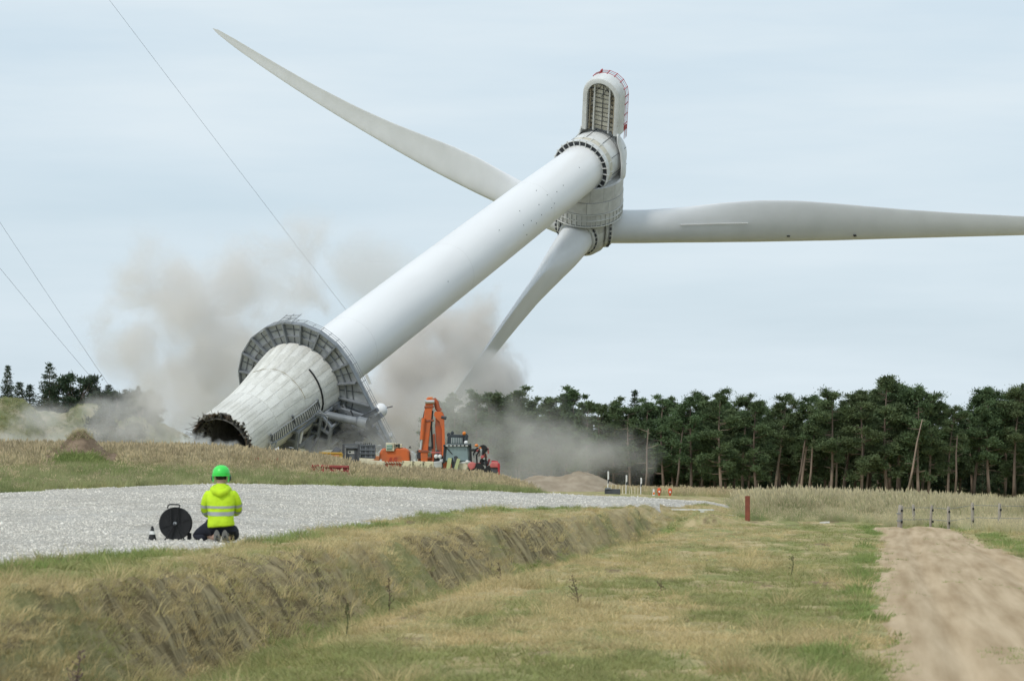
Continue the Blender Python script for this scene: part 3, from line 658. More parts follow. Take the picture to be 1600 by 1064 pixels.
# service platform: radial beams, rim girders, deck panels, railing
plat = obj('service_platform', None, turb)
NP = 20; RO = 6.95; RI = 4.72
def pol(r, a, z): return Vector((r * math.cos(a), r * math.sin(a), z))
corner = [pixplane(612, 694, PZ), pixplane(604, 732, PZ)]
ca = angpt(pixplane(540, 520, PZ)); angs = [2 * PI * k / NP for k in range(NP)]
tip = pixplane(613, 698, PZ); ta = angpt(tip) % (2 * PI)
def outer(a):
    """rim radius by angle: round, drawn out to one corner where the landing deck juts"""
    a = (a + 4 * PI) % (2 * PI); R = RO / math.cos(((a % (2 * PI / NP)) - PI / NP)) * math.cos(PI / NP)
    d = (a - ta + PI) % (2 * PI) - PI; Tr = math.hypot(tip.x, tip.y); al = math.acos(min(.999, RO / Tr))
    if abs(d) < al: R = max(R, RO / math.cos(al - abs(d)))
    return R
lim = math.acos(min(.999, RO / math.hypot(tip.x, tip.y)))
rad_mesh = MB().bar((RI - .1, 0, PZ - .27), (RO - .05, 0, PZ - .27), .15, .5, (0, 0, 1)).mesh('radial_beam', M_gs)
a_list = [k * 2 * PI / NP for k in range(NP)]
for k, a in enumerate(a_list):
    R = outer(a)
    if R < RO + .3: o = obj('radial_beam', rad_mesh, plat); o.rotation_euler = (0, 0, a)
    else: obj('radial_beam', MB().bar(pol(RI - .1, a, PZ - .27), pol(R - .05, a, PZ - .27), .15, .5).mesh('radial_beam', M_gs), plat)
    a2 = a + 2 * PI / NP; R2 = outer(a2); am = (a + a2) / 2
    pts = [(a, R), (a2, R2)]
    if (ta - a) % (2 * PI) < 2 * PI / NP: pts = [(a, R), (ta, math.hypot(tip.x, tip.y)), (a2, R2)]
    for (x1, r1), (x2, r2) in zip(pts, pts[1:]):
        obj('rim_girder', MB().bar(pol(r1, x1, PZ - .1), pol(r2, x2, PZ - .1), .12, .55).mesh('rim_girder', M_gs), plat)
    obj('inner_girder', MB().bar(pol(5.55, a, PZ - .15), pol(5.55, a2, PZ - .15), .10, .25).mesh('inner_girder', M_gs), plat)
    MB().bar(pol(RI, am, PZ - .04), pol(outer(am) - .1, am, PZ - .04), .05, .09).build('plate_joint', M_gsd, plat)
    for (f0, f1) in ((.0, .5), (.5, 1.)):        # deck plates between the beams, split by an open joint
        b = MB(); g = .003; rows = []
        for (rA, rB) in ((RI - .5, 5.56), (5.54, None)):
            aa = a + (a2 - a) * f0 + g; ab = a + (a2 - a) * f1 - g; o1 = (rB or outer(aa) - .1); o2 = (rB or outer(ab) - .1)
            poly = [pol(rA, aa, 0), pol(o1, aa, 0), pol(o2, ab, 0), pol(rA, ab, 0)]
            n = len(b.v); b.prism([(p.x, p.y) for p in poly], PZ + .0 + (.0 if rB else .03), PZ + .07 + (.0 if rB else .03))
        obj('deck_plate', b.mesh('deck_plate', M_deck), plat)
    obj('lip_strip', MB().bar(pol(6.25, a + .02, PZ - .06), pol(6.25, a2 - .02, PZ - .06), .06, .1).mesh('lip_strip', M_gsd), plat)
# railing along the edge and away from the viewer
npost = 44; rp_ = []
for k in range(npost):
    a = 2 * PI * k / npost; R = outer(a); rp_.append((a, R))
rp_.append((ta, math.hypot(tip.x, tip.y))); rp_.sort()
post_me = MB().bar((0, 0, 0), (0, 0, 1.25), .05).mesh('rail_post', M_rail)
for a, R in rp_: o = obj('rail_post', post_me, plat); o.location = pol(R - .02, a, PZ - .1)
for z in (.45, .8, 1.15):
    pts = [pol(outer(a), a, PZ + z - .1) for a, R in rp_]; pts.append(pts[0]); MB().tube(pts, .028, 5, False).build('handrail', M_rail, plat)
# gate frame on the crest
g0 = pixplane(444, 500, PZ); ga = angpt(g0)
for z in (.2, 1.5, 2.2): MB().bar(pol(7.1, ga - .1, PZ + z - .5), pol(7.1, ga + .14, PZ + z - .5), .06).build('gate_bar', M_rail, plat)
for d in (-.1, .02, .14): MB().bar(pol(7.05, ga + d, PZ - .6), pol(7.15, ga + d, PZ + 1.9), .06).build('gate_post', M_rail, plat)
# white satellite dome and lamps on the rail
dp = pixplane(594, 641, PZ + 1.2); MB().ball(dp, .75, 20, 12).build('radome', M_white, plat, True)
MB().bar(dp + Vector((-.3, .2, .2)), dp + Vector((-1.1, .5, .6)), .09).build('radome_bracket', M_dark, plat)
dp = pixplane(609, 681, PZ + 1.0); MB().ball(dp, .32, 14, 8).build('lamp', M_white, plat, True)
MB().bar(pixplane(572, 585, PZ + 1.1), pixplane(579, 600, PZ + 1.1), .35, .12).build('sign_board', M_white, plat)

# collapsed landing frames hanging below the platform, on the lower side
fr = obj('landing_structure', None, turb)
def pbar(pts, z, w, h, name, m, par):
    for (x1, y1), (x2, y2) in zip(pts, pts[1:]):
        MB().bar(pixplane(x1, y1, z), pixplane(x2, y2, z), w, h).build(name, m, par)
MB().tube([pixplane(508, 648, 13.4), pixplane(562, 659, 14.2)], .42, 16).build('fender_pipe', M_gs, fr, True, 40)
MB().tube([pixplane(560, 658.5, 14.2), pixplane(573, 661.5, 14.35)], .56, 16).build('pipe_end', M_gs, fr, True, 40)
MB().tube([pixplane(556, 658, 14.1), pixplane(560, 658.5, 14.2)], .5, 16).build('pipe_collar', M_gsd, fr, True, 40)
# two boxed access cages
def cage(outl, zf, depth, cols, rows, name):
    q = [pixplane(x, y, zf) for x, y in outl]; back = [p + Vector((0, 0, depth)) for p in q]; par = obj(name, None, turb)
    for r_ in range(rows + 1):
        t = r_ / rows; MB().bar(q[0].lerp(q[3], t), q[1].lerp(q[2], t), .26, .3).build('cross_beam', M_gs, par)
    for c in range(cols + 1):
        t = c / cols; MB().bar(q[0].lerp(q[1], t), q[3].lerp(q[2], t), .28, .34).build('side_beam', M_gs, par)
    b = MB(); b.add([p + Vector((0, 0, .5)) for p in q] + [p + Vector((0, 0, .6)) for p in q], [(0, 1, 2, 3), (7, 6, 5, 4), (0, 4, 5, 1), (2, 6, 7, 3), (1, 5, 6, 2), (0, 3, 7, 4)]); b.build('back_plate', M_gsd, par)
    for p, s in zip(q, back): MB().bar(p, s, .25).build('strut', M_gs, par)
    return q
cage([(479, 650), (503, 650), (494, 704), (462, 694)], 12.5, 4.2, 2, 4, 'access_cage')
cage([(503, 650), (518, 668), (512, 700), (494, 704)], 12.6, 4.0, 1, 3, 'access_cage')
cage([(447, 673), (466, 675), (462, 703), (438, 700)], 8.5, 5.0, 1, 2, 'access_cage')
for pts in (([(500, 642), (512, 652), (510, 664), (506, 674)]), ([(466, 672), (474, 664), (470, 690)]), ([(496, 645), (514, 648)])):
    MB().tube([pixplane(x, y, 12.0) for x, y in pts], .055, 5).build('cage_rail', M_rail, fr)
MB().tube([pixplane(472, 674, 9.5), pixplane(468, 692, 9.3)], .16, 10).build('fender_post', M_white, fr, True, 50)
# lattice of girders across the lower deck
lat = [((530, 640), (575, 654)), ((562, 654), (590, 640)), ((574, 664), (596, 648)), ((520, 655), (556, 700)), ((505, 660), (545, 705)), ((516, 690), (568, 664)),
       ((520, 672), (560, 655)), ((530, 700), (560, 672)), ((540, 655), (566, 690)), ((560, 668), (592, 705)), ((575, 662), (606, 700)), ((490, 700), (530, 680)),
       ((478, 690), (512, 720)), ((500, 676), (548, 716)), ((512, 640), (530, 634)), ((522, 634), (506, 656)), ((545, 690), (590, 668))]
for k, (a, b) in enumerate(lat):
    z = PZ - 1.0 - (k % 3) * .38; MB().bar(pixplane(*a, z), pixplane(*b, z), .42 if k % 2 else .55, .4).build('girder', M_gsd if k % 3 else M_gs, fr)
for a, b in (((556, 676), (574, 684)), ((556, 672), (562, 682)), ((540, 646), (546, 655)), ((548, 641), (553, 652)), ((511, 671), (521, 679)), ((525, 664), (531, 660))):
    MB().bar(pixplane(*a, PZ - 1.7), pixplane(*b, PZ - 1.7), .13).build('loose_bar', M_dark, fr)
for a, b in (((536, 632), (545, 648)), ((532, 634), (541, 650))): MB().bar(pixplane(*a, PZ - .9), pixplane(*b, PZ - .9), .12).build('loose_bar', M_rail, fr)
rr = random.Random(5)
for k in range(14):                            # torn plates and crumpled steel along the ground under the platform
    x = rr.uniform(430, 600); y = rr.uniform(688, 722); z = rr.uniform(9, 16)
    p = pixplane(x, y, z); e = Matrix.Rotation(rr.random() * 6, 3, 'X') @ Matrix.Rotation(rr.random() * 6, 3, 'Z')
    MB().box((0, 0, 0), (rr.uniform(.5, 1.8), rr.uniform(.2, .9), .08), e).build('torn_plate', M_gsd if k % 2 else M_dark, fr).location = p

# ring platform at the tower top
ring = obj('top_ring', None, turb); NR = 26; zr = LEN - .4
cellm = MB(); da = 2 * PI / NR
cellm.prism([(2.86 * math.cos(.02), 2.86 * math.sin(.02)), (3.42 * math.cos(.02), 3.42 * math.sin(.02)), (3.42 * math.cos(da - .02), 3.42 * math.sin(da - .02)), (2.86 * math.cos(da - .02), 2.86 * math.sin(da - .02))], zr, zr + .06)
cm = cellm.mesh('grating_panel', M_dark); sp = MB().bar((2.72, 0, zr - .1), (3.62, 0, zr - .1), .07, .22).mesh('spoke', M_nac)
for k in range(NR):
    o = obj('grating_panel', cm, ring); o.rotation_euler = (0, 0, k * da); o = obj('spoke', sp, ring); o.rotation_euler = (0, 0, k * da)
MB().lathe([(3.42, zr - .2), (3.50, zr - .2), (3.50, zr + .5), (3.42, zr + .5), (3.42, zr - .2)], 64).build('outer_band', M_nac, ring, True, 40)
MB().lathe([(2.80, zr - .15), (2.88, zr - .15), (2.88, zr + .3), (2.80, zr + .3), (2.80, zr - .15)], 64).build('inner_band', M_nac, ring, True, 40)
MB().lathe([(2.95, zr + .5), (3.30, zr + .5), (3.38, zr + .9), (3.38, zr + 1.6), (3.2, zr + 1.7)], 64).build('yaw_bearing', M_beige, ring, True, 40)
for k in range(0, 18):
    a = k * 2 * PI / 18; MB().bar(pol(3.30, a, zr + .3), pol(3.52, a, zr + 1.75), .06).build('yaw_bracket', M_nac, ring)
NK0, NK1 = zr + 1.6, zr + 7.0
nk = MB(); nk.lathe([(3.2, NK0), (3.32, NK0 + .15), (3.36, NK0 + 2.6), (3.30, NK1 - 1), (2.9, NK1)], 64); neck = nk.build('yaw_housing', M_nac, turb, True, 50)
for k in range(10):
    a = k * 2 * PI / 10 + .2; MB().bar(pol(3.37, a, NK0 + .2), pol(3.375, a, NK1 - .8), .035, .05).build('panel_joint', M_dark, neck)
MB().lathe([(3.37, NK0 + 2.4), (3.39, NK0 + 2.42), (3.37, NK0 + 2.46)], 64).build('panel_joint', M_dark, neck)
q = pixcyl(935, 194, lambda z: 3.4)
MB().bar(q, q + Vector((0, 0, .8)), .9, .1, (q.x, q.y, 0)).build('hatch', M_dark, neck)

# nacelle frame: y along the rotor axis towards the tail, z away from the tower foot, x to the left
Yr = R_; Zr = (A - Yr * A.dot(Yr)).normalized(); Xr = Yr.cross(Zr)
MN = Matrix.Translation(HUB) @ Matrix((Xr, Yr, Zr)).transposed().to_4x4(); MNl = MTi @ MN
MNi = MN.inverted()
nac = obj('nacelle', None, turb); nac.matrix_local = MNl
def nplane(px, py, z):
    o = MNi @ Vector((0, 0, CZ)); d = MNi.to_3x3() @ (at(px, py, 1.0) - Vector((0, 0, CZ))); return o + d * ((z - o.z) / d.z)
RY = Matrix.Rotation(-PI / 2, 4, 'X')          # turns a lathe about z into one about y
def ylathe(prof, n=72, a0=0, a1=2 * PI): b = MB(); b.lathe(prof, n, a0, a1, RY); return b
# rear bay: U shaped shell round an open well
ZB = 1.6; cen = nplane(938, 170, ZB).x; W = 2.45; S0, S1 = nplane(938, 196, ZB).y - 1.0, nplane(938, 123, ZB).y - W
def ushape(w, s0, s1, c, n=18, cap=1.0):
    return [(c + w, s0)] + [(c + w * math.cos(t), s1 + w * cap * math.sin(t)) for t in np.linspace(0, PI, n)] + [(c - w, s0)]
def ushell(w0, w1, s0, s1, z0, z1, name, m, r_edge=.35):
    b = MB(); po = ushape(w0, s0, s1, cen); pi_ = ushape(w1, s0, s1, cen); n = len(po); vs = []
    rings = [(po, z1), (po, z0 + r_edge), ([(cen + (p[0] - cen) * (1 - .04), s1 + (p[1] - s1) * (1 - .04) if p[1] > s1 else p[1]) for p in po], z0 + .1), ([(cen + (p[0] - cen) * (1 - .12), s1 + (p[1] - s1) * (1 - .12) if p[1] > s1 else p[1]) for p in po], z0), (pi_, z0), (pi_, z1 - .6)]
    for poly, z in rings: vs += [(p[0], p[1], z) for p in poly]
    fs = [(i * n + k, i * n + k + 1, (i + 1) * n + k + 1, (i + 1) * n + k) for i in range(len(rings) - 1) for k in range(n - 1)]
    b.add(vs, fs); b.add([(p[0], p[1], z1) for p in po], [tuple(range(n))]); return b.build(name, m, nac, True, 40)
bay = ushell(W, W - .66, S0, S1, ZB, ZB + 1.7, 'rear_shell', M_nac)
well = MB(); pi_ = ushape(W - .64, S0, S1, cen); well.add([(p[0], p[1], ZB + 1.0) for p in pi_], [tuple(range(len(pi_)))]); well.build('bay_back', M_beige, bay)
for sgn in (-1, 1):
    for k, dx in enumerate((.98, 1.55)):
        MB().bar((cen + sgn * dx, S0, ZB + .45 + .12 * k), (cen + sgn * dx, S1 + W * (.55 if k == 0 else .25), ZB + .45 + .12 * k), .12 if k else .16, .3).build('bay_rail', M_nac2 if k == 0 else M_rust2, bay)
rr = random.Random(9); nrow = 10
for i in range(nrow):                           # pale lining panels crossed by thin stays
    y0 = S0 + .1 + (S1 + 1.2 - S0) * i / nrow; y1 = S0 + .1 + (S1 + 1.2 - S0) * (i + 1) / nrow - .06
    for sgn in (-1, 1):
        MB().box((cen + sgn * .49, (y0 + y1) / 2, ZB + .75 + rr.uniform(-.04, .04)), (.92, y1 - y0, .06)).build('lining_panel', M_beige, bay)
        MB().box((cen + sgn * 1.26, (y0 + y1) / 2, ZB + .8), (.5, y1 - y0 - .1, .06)).build('side_panel', M_beige if rr.random() > .3 else M_rust2, bay)
        MB().bar((cen + sgn * 1.15, y0, ZB + .62), (cen + sgn * 1.85, y0 + rr.uniform(-.1, .1), ZB + .6), .07).build('stay', M_dark, bay)
    MB().bar((cen - .98, y0 - .03, ZB + .62), (cen + .98, y0 - .03 + rr.uniform(-.12, .12), ZB + .62), .05).build('stay', M_dark, bay)
MB().bar((cen, S0, ZB + .62), (cen, S1 + 1.6, ZB + .62), .045).build('stay', M_dark, bay)
for a, b in (((-.98, S1 + .2), (0, S1 + 1.6)), ((.98, S1 + .2), (.1, S1 + 1.5)), ((-.9, S1 + 1.5), (.2, S1 - .2))): MB().bar((cen + a[0], a[1], ZB + .6), (cen + b[0], b[1], ZB + .6), .05).build('stay', M_dark, bay)
# mid body: flares from the bay to the drum, hollow where the yaw housing enters
DR = 4.30; D0, D1 = 2.15, 7.2
mid = MB(); rows = [(S0 + .3, W), (S0 - .6, W + .1), (S0 - 2.0, W + .75), (S0 - 3.2, DR - .4), (D1 + .3, DR - .12), (D1 - .3, DR - .1)]; ang = np.linspace(-.04 * PI, 1.04 * PI, 40)
vs = []
for s, w in rows:
    c = cen * min(1, max(0, (s - D1) / (S0 - D1)))
    for t in ang: zz = ZB + .25 + (0 if w < 3.2 else -1.0 * (w - 3.2) / 1.1); vs.append((c + w * math.cos(t), s, zz + (w if w > 3.2 else w * .9) * math.sin(t) * .95))
n = len(ang); mid.add(vs, [(i * n + k, i * n + k + 1, (i + 1) * n + k + 1, (i + 1) * n + k) for i in range(len(rows) - 1) for k in range(n - 1)])
o = mid.build('mid_shell', M_nac, nac, True, 50); sol = o.modifiers.new('thick', 'SOLIDIFY'); sol.thickness = .14; sol.offset = -1
# generator drum
drum = obj('generator_drum', None, nac)
ylathe([(.3, D1 - .55), (DR - .5, D1 - .5), (DR - .32, D1 - .02), (DR - .1, D1)]).build('rear_cover', M_nac, drum, True, 35)
ylathe([(DR - .12, D1 + .0), (DR - .12, D0), (2.0, D0 - .05)]).build('drum_core', M_dark, drum, True, 35)
def cyl_panel(r0, r1, y0, y1, da, n=5):
    b = MB(); vs = []; m = n + 1
    for rr_, yy in ((r1, y0), (r1, y1), (r0, y1), (r0, y0)):
        for k in range(m): a = da * k / n; vs.append((rr_ * math.cos(a), yy, rr_ * math.sin(a)))
    fs = [(q * m + k, q * m + k + 1, ((q + 1) % 4) * m + k + 1, ((q + 1) % 4) * m + k) for q in range(4) for k in range(n)]
    fs += [(0, m, 2 * m, 3 * m), (n, 3 * m + n, 2 * m + n, m + n)]
    return b.add(vs, fs)
NB = 16; bands = [(5.35, D1 - .03, NB, DR), (3.85, 5.28, 10, DR + .06)]
for y0, y1, nb, r1 in bands:
    me = cyl_panel(DR - .2, r1, y0, y1, 2 * PI / nb - .008).mesh('cladding_panel', M_nac2, True, 35)
    for k in range(nb): o = obj('cladding_panel', me, drum); o.rotation_euler = (0, k * 2 * PI / nb + .1, 0)
NG = 44; gp = cyl_panel(DR - .2, DR - .02, 2.3, 3.78, 2 * PI / NG - .012, 2).mesh('grille_panel', M_nac2, True, 35); gr = MB().bar((DR + .05, 2.15, 0), (DR + .05, 3.8, 0), .08, .12, (1, 0, 0)).mesh('grille_rib', M_nac)
for k in range(NG):
    o = obj('grille_panel', gp, drum); o.rotation_euler = (0, k * 2 * PI / NG, 0); o = obj('grille_rib', gr, drum); o.rotation_euler = (0, k * 2 * PI / NG - .006, 0)
for y in (2.2, 2.95, 3.75): ylathe([(DR, y - .04), (DR + .13, y - .04), (DR + .13, y + .04), (DR, y + .04)]).build('grille_hoop', M_nac, drum, True, 30)
ylathe([(DR + .02, 2.15), (DR - .1, 1.95), (2.2, 1.9)]).build('front_cover', M_nac2, drum, True, 35)
# red rescue railing on the outer side of the tail
rr_ = obj('red_railing', None, nac)
path = [(-W - .05, S0 - 1.0), (-W - .05, S0 + 1), (-W - .05, S0 + 2.2), (-W - .05, S0 + 3.6), (-W - .05, S1)] + [(W * 1.02 * math.cos(t), S1 + W * 1.02 * math.sin(t)) for t in np.linspace(PI, .25 * PI, 7)[1:]]
for z in (ZB + 1.75, ZB + 2.1, ZB + 2.45): MB().tube([(cen + (p[0]), p[1], z) for p in path], .035, 5).build('handrail', M_red if z != ZB + 2.1 else M_rail, rr_)
for p in path[1:]: MB().bar((cen + p[0], p[1], ZB + 1.5), (cen + p[0], p[1], ZB + 2.5), .07).build('rail_post', M_red, rr_)
for i in (9,): MB().box((cen + path[i][0], path[i][1], ZB + 2.1), (.1, .5, .5)).build('red_panel', M_red, rr_)
MB().box((cen - W, S0 + .4, ZB + 2.0), (.12, .6, .7)).build('red_panel', M_red, rr_)

# hub with bearing rings, and three blades
hub = obj('hub', None, turb); hub.matrix_local = MNl
hb = MB(); hb.ball((0, -.2, 0), 2.95, 36, 22, (1, .98, 1)); hb.build('hub_shell', M_nac, hub, True)
ylathe([(2.6, 1.9), (2.75, 1.2), (2.9, .4), (2.85, -1.2), (2.3, -2.5), (1.4, -3.25), (.05, -3.4)], 48).build('nose_cone', M_nac2, hub, True, 50)
for k in range(8):
    a = k * PI / 4 + .35; MB().box((2.35 * math.cos(a), 1.6, 2.35 * math.sin(a)), (.5, .9, .5)).build('vent_hatch', M_black, hub)
dirs = [Vector((-.624, .68, .385)), Vector((.986, .167, .014)), Vector((-.366, -.777, -.512))]
ST = [(2.4, 4.0, 1.0, 0), (4, 4.02, 1.0, 0), (7, 4.05, .93, .0), (11, 4.5, .74, .25), (16, 5.25, .48, .62), (21, 5.65, .34, .85), (26, 5.5, .27, .85), (31, 5.0, .235, .66), (39, 4.0, .21, .35), (46, 3.3, .19, .15), (56, 2.5, .18, -.05), (66, 1.85, .17, -.15), (73, 1.3, .17, -.25), (77, .7, .16, -.3), (78.3, .08, .3, -.35)]
def blade(i, smax, bend, twist, label, slim=1.0):
    d = dirs[i].normalized(); c = (R_ - d * R_.dot(d)).normalized()
    c = Matrix.Rotation(twist, 3, d) @ c; t = d.cross(c)
    par = obj('blade', None, turb); M = Matrix.Translation(HUB) @ Matrix((c, t, d)).transposed().to_4x4(); par.matrix_local = MTi @ M; par['label'] = label
    ss = np.concatenate([np.linspace(2.4, 78.3, 60)]); ss = ss[ss <= smax]; n = 40; vs = []
    for s in ss:
        ch = np.interp(s, [q[0] for q in ST], [q[1] for q in ST]); th = np.interp(s, [q[0] for q in ST], [q[2] for q in ST]); of = np.interp(s, [q[0] for q in ST], [q[3] for q in ST])
        k = min(1, max(0, (s - 7) / 9)); u = s / 78.3; bx = bend * 4 * u * (1 - u)
        w_ = 1 - (1 - slim) * k * (1 - min(1, max(0, (s - 45) / 33)) * .6); ch *= w_; of *= w_ * .9
        for j in range(n):
            a = 2 * PI * j / n; x = .5 * math.cos(a); y = .5 * math.sin(a) * (1 - k * .62 * (.5 + x) ** 1.2) * th
            vs.append((x * ch + of - bx, y * ch + k * .05 * ch * (1 - 4 * x * x), s))
    m = len(ss); fs = [(i_ * n + j, i_ * n + (j + 1) % n, (i_ + 1) * n + (j + 1) % n, (i_ + 1) * n + j) for i_ in range(m - 1) for j in range(n)] + [tuple((m - 1) * n + j for j in range(n))]
    MB().add(vs, fs).build('blade_shell', M_blade, par, True, 50)
    MB().lathe([(2.0, 2.5), (2.22, 2.45), (2.3, 2.6), (2.3, 2.85), (2.22, 3.0), (2.0, 3.0)], 56).build('root_ring', M_nac2, par, True, 35)
    MB().lathe([(2.3, 2.05), (2.5, 2.1), (2.5, 2.35), (2.3, 2.45)], 56).build('bearing_ring', M_nac2, par, True, 35)
    bm_ = MB().box((2.42, 0, 2.65), (.14, .34, .22)).mesh('ring_bolt', M_dark)
    for k in range(26): o = obj('ring_bolt', bm_, par); o.rotation_euler = (0, 0, k * 2 * PI / 26)
    return par
blade(0, 78.3, 1.9, .1, 'blade reaching up to the left, its tip curving away', .82)
b1 = blade(1, 78.3, .1, 0.0, 'blade stretching level to the right')
b2 = blade(2, 44.0, .2, -.3, 'blade pointing down into the dust')
# vortex strip and drain slots on the level blade, serrated edge on the lower one
def on_blade(par_i, px, py, off):
    d = dirs[par_i].normalized(); return d
def strip(par, cx_, s0, s1, side, n, h):
    vm = MB().add([(0, 0, 0), (0, 0, .28), (0, h, .14), (.03, 0, 0), (.03, 0, .28), (.03, h, .14)], [(0, 1, 2), (5, 4, 3), (0, 2, 5, 3), (1, 4, 5, 2), (0, 3, 4, 1)]).mesh('vortex_fin', M_nac2)
    for k in range(n):
        s = s0 + (s1 - s0) * k / n; ch = np.interp(s, [q[0] for q in ST], [q[1] for q in ST]); th = np.interp(s, [q[0] for q in ST], [q[2] for q in ST]); of = np.interp(s, [q[0] for q in ST], [q[3] for q in ST])
        kk = min(1, max(0, (s - 7) / 9)); x = cx_ / ch - of / ch; x = max(-.48, min(.48, x)); y = .5 * math.sqrt(1 - 4 * x * x) * (1 - kk * .62 * (.5 + x) ** 1.2) * th
        o = obj('vortex_fin', vm, par); o.location = (cx_, side * (y * ch) + kk * .05 * ch * (1 - 4 * x * x), s); o.scale = (1, side, 1)
# which face of the level blade looks at the viewpoint
_t = dirs[1].normalized().cross((R_ - dirs[1].normalized() * R_.dot(dirs[1].normalized())).normalized()); SIDE = 1 if _t.dot(Vector((0, -1, 0))) > 0 else -1
strip(b1, .95, 11.3, 19.7, SIDE, 30, .22)
for s in (25.0, 33.3): MB().box((-1.0, SIDE * .72, s), (.12, .3, .35)).build('drain_slot', M_black, b1)

# guy wires, anchored on the ground behind the dust and running up out of the frame
def wire(p0, p1, Y0, Y1, label, r=.017):
    a = at(*p0, Y0); b = at(*p1, Y1); b.z = min(b.z, a.z); mid = a.lerp(b, .5)
    pts = [a.lerp(b, t) + Vector((0, 0, -.9 * 4 * t * (1 - t) * .25)) for t in np.linspace(0, 1, 24)]
    o = MB().tube(pts, r, 5).build('guy_wire', M_dark); tag(o, label, 'wire', 'thin steel wires crossing the sky')
wire((110, -80), (700, 690), 470, 478, 'long thin wire slanting down behind the dust cloud beside the turbine')
wire((-80, 225), (196, 640), 455, 450, 'thin wire ending behind the dunes, the upper one at the left edge')
wire((-60, 345), (186, 640), 455, 449, 'thin wire ending behind the dunes, the lower one at the left edge')

# ------------------------------------------------------------------ dunes, heaps, trees
def heap(name, cx, Y, humps, m, nx=90, ny=50, wx=8, wy=5, rough=.12, seed=0, base=-.25, pw=1.0):
    """an earth heap as a small height sheet standing on the terrain; humps: (dx, dy, rx, ry, h)"""
    xs = np.linspace(cx - wx, cx + wx, nx); ys = np.linspace(Y - wy, Y + wy, ny); X, Yg = np.meshgrid(xs, ys)
    h = np.zeros_like(X)
    for dx, dy, rx, ry, hh in humps:
        d = ((X - cx - dx) / rx) ** 2 + ((Yg - Y - dy) / ry) ** 2; h = np.maximum(h, hh * np.exp(-.85 * d ** pw))
    h = h + (fbm(X * 1.1, Yg * 1.1, seed, 5) - .5) * rough * np.clip(h, 0, 1.5) * 2
    Z = terrain(X, Yg) + h + base * (1 - sstep(0, .35, h))
    idx = np.arange(nx * ny).reshape(ny, nx); f = np.stack([idx[:-1, :-1], idx[:-1, 1:], idx[1:, 1:], idx[1:, :-1]], -1).reshape(-1, 4)
    me = mesh_np(name, np.stack([X, Yg, Z], -1).reshape(-1, 3), f, m, True); o = obj(name, me); tag(o, kind='structure')
    def zat(x, y):
        h_ = 0
        for dx, dy, rx, ry, hh in humps: h_ = np.maximum(h_, hh * np.exp(-.85 * (((x - cx - dx) / rx) ** 2 + ((y - Y - dy) / ry) ** 2) ** pw))
        h_ = h_ + (fbm(x * 1.1, y * 1.1, seed, 5) - .5) * rough * np.clip(h_, 0, 1.5) * 2
        return terrain(x, y) + h_ + base * (1 - sstep(0, .35, h_)), h_
    return o, zat
m_sand = mat('heap_sand', (.29, .235, .17), (.38, .315, .235), scale=1.2, rough=1, bump=.04, detail=8, spec=.05)
heap('sand_heap', (865 - 800) / F * 320, 320, [(-.9, 0, 2.8, 2.4, 1.35), (2.1, -.3, 2.9, 2.3, 1.6), (-4.2, .5, 3.0, 2.2, 1.2), (5, 0, 2.4, 2, .4)], m_sand, wx=9.5, wy=5, seed=4, rough=.22)
m_dune = mat('dune_turf', (.17, .18, .09), (.34, .30, .20), scale=.5, rough=1, bump=.1, detail=9, spec=.05, lo=.42, hi=.6)
dunes = []
XD = lambda px, Y: (px - CX) / F * Y
for nm, c, Y, hs in (('dune', 30, 425, [(-1.2, 0, 5.6, 7, 8.7), (-10, 1, 9, 7, 8.9), (4.8, 0, 4.5, 5, 6.0), (2, -5, 3.5, 3, 3.6), (0, 15, 13, 8, 7.6)]), ('dune', 160, 440, [(-1.2, 0, 5.4, 7, 8.5), (3.2, 0, 4.4, 6, 6.9), (-6, -1, 4, 5, 5.6), (-1, -5, 3, 3, 3.4), (0, 13, 12, 8, 7.4)])):
    o, zf = heap(nm, XD(c, Y), Y, hs, m_dune, 150, 120, wx=15, wy=24, rough=.30, seed=int(c), pw=1.25); dunes.append(zf)
    xs = RNG.uniform(XD(c, Y) - 13, XD(c, Y) + 13, 9000); ys = RNG.uniform(Y - 9, Y + 3, 9000); z, h = zf(xs, ys)
    k = (h > .6) & (fbm(xs * .45, ys * .45, 91) + RNG.normal(0, .08, 9000) > .47) & ~((h < 2.6) & (xs < XD(c, Y) - 1) & (c < 100))
    instancer('dune_grass', np.stack([xs, ys, z - .05], -1)[k], RNG.uniform(.5, 1.3, 9000)[k], np.clip(RNG.normal(.55, .3, 9000), 0, 1)[k], T_low, int(c) + 1)
heap('dune', XD(500, 500), 500, [(-14, 0, 12, 6, 4.6), (2, 1, 12, 6, 4.2), (16, 0, 10, 6, 3.8)], m_dune, 120, 40, wx=32, wy=12, rough=.3, seed=77, pw=1.3)
m_dirt = mat('mound_dirt', (.15, .11, .075), (.27, .20, .14), scale=2.5, rough=1, bump=.05, detail=9, spec=.05)
YM = 147.0
o, zf = heap('dirt_mound', XD(128, YM), YM, [(0, 0, 1.05, 1.2, 1.22), (-.95, .2, .9, 1.2, .6), (1.1, 0, .9, 1.2, .55), (1.7, 0, .6, 1, .2)], m_dirt, 90, 50, wx=3.2, wy=2.6, rough=.25, seed=8, base=-.12)
xs = RNG.uniform(XD(128, YM) - 2.6, XD(128, YM) + 2.6, 2600); ys = RNG.uniform(YM - 2, YM + 1.6, 2600); z, h = zf(xs, ys)
k = ((h > .95) & (RNG.random(2600) < .5)) | ((xs < XD(128, YM) - .9) & (RNG.random(2600) < .3)) | ((h > .3) & (RNG.random(2600) < .10))
instancer('mound_grass', np.stack([xs, ys, z - .03], -1)[k], RNG.uniform(.14, .32, 2600)[k], RNG.uniform(.2, .7, 2600)[k], T_tall, 31)
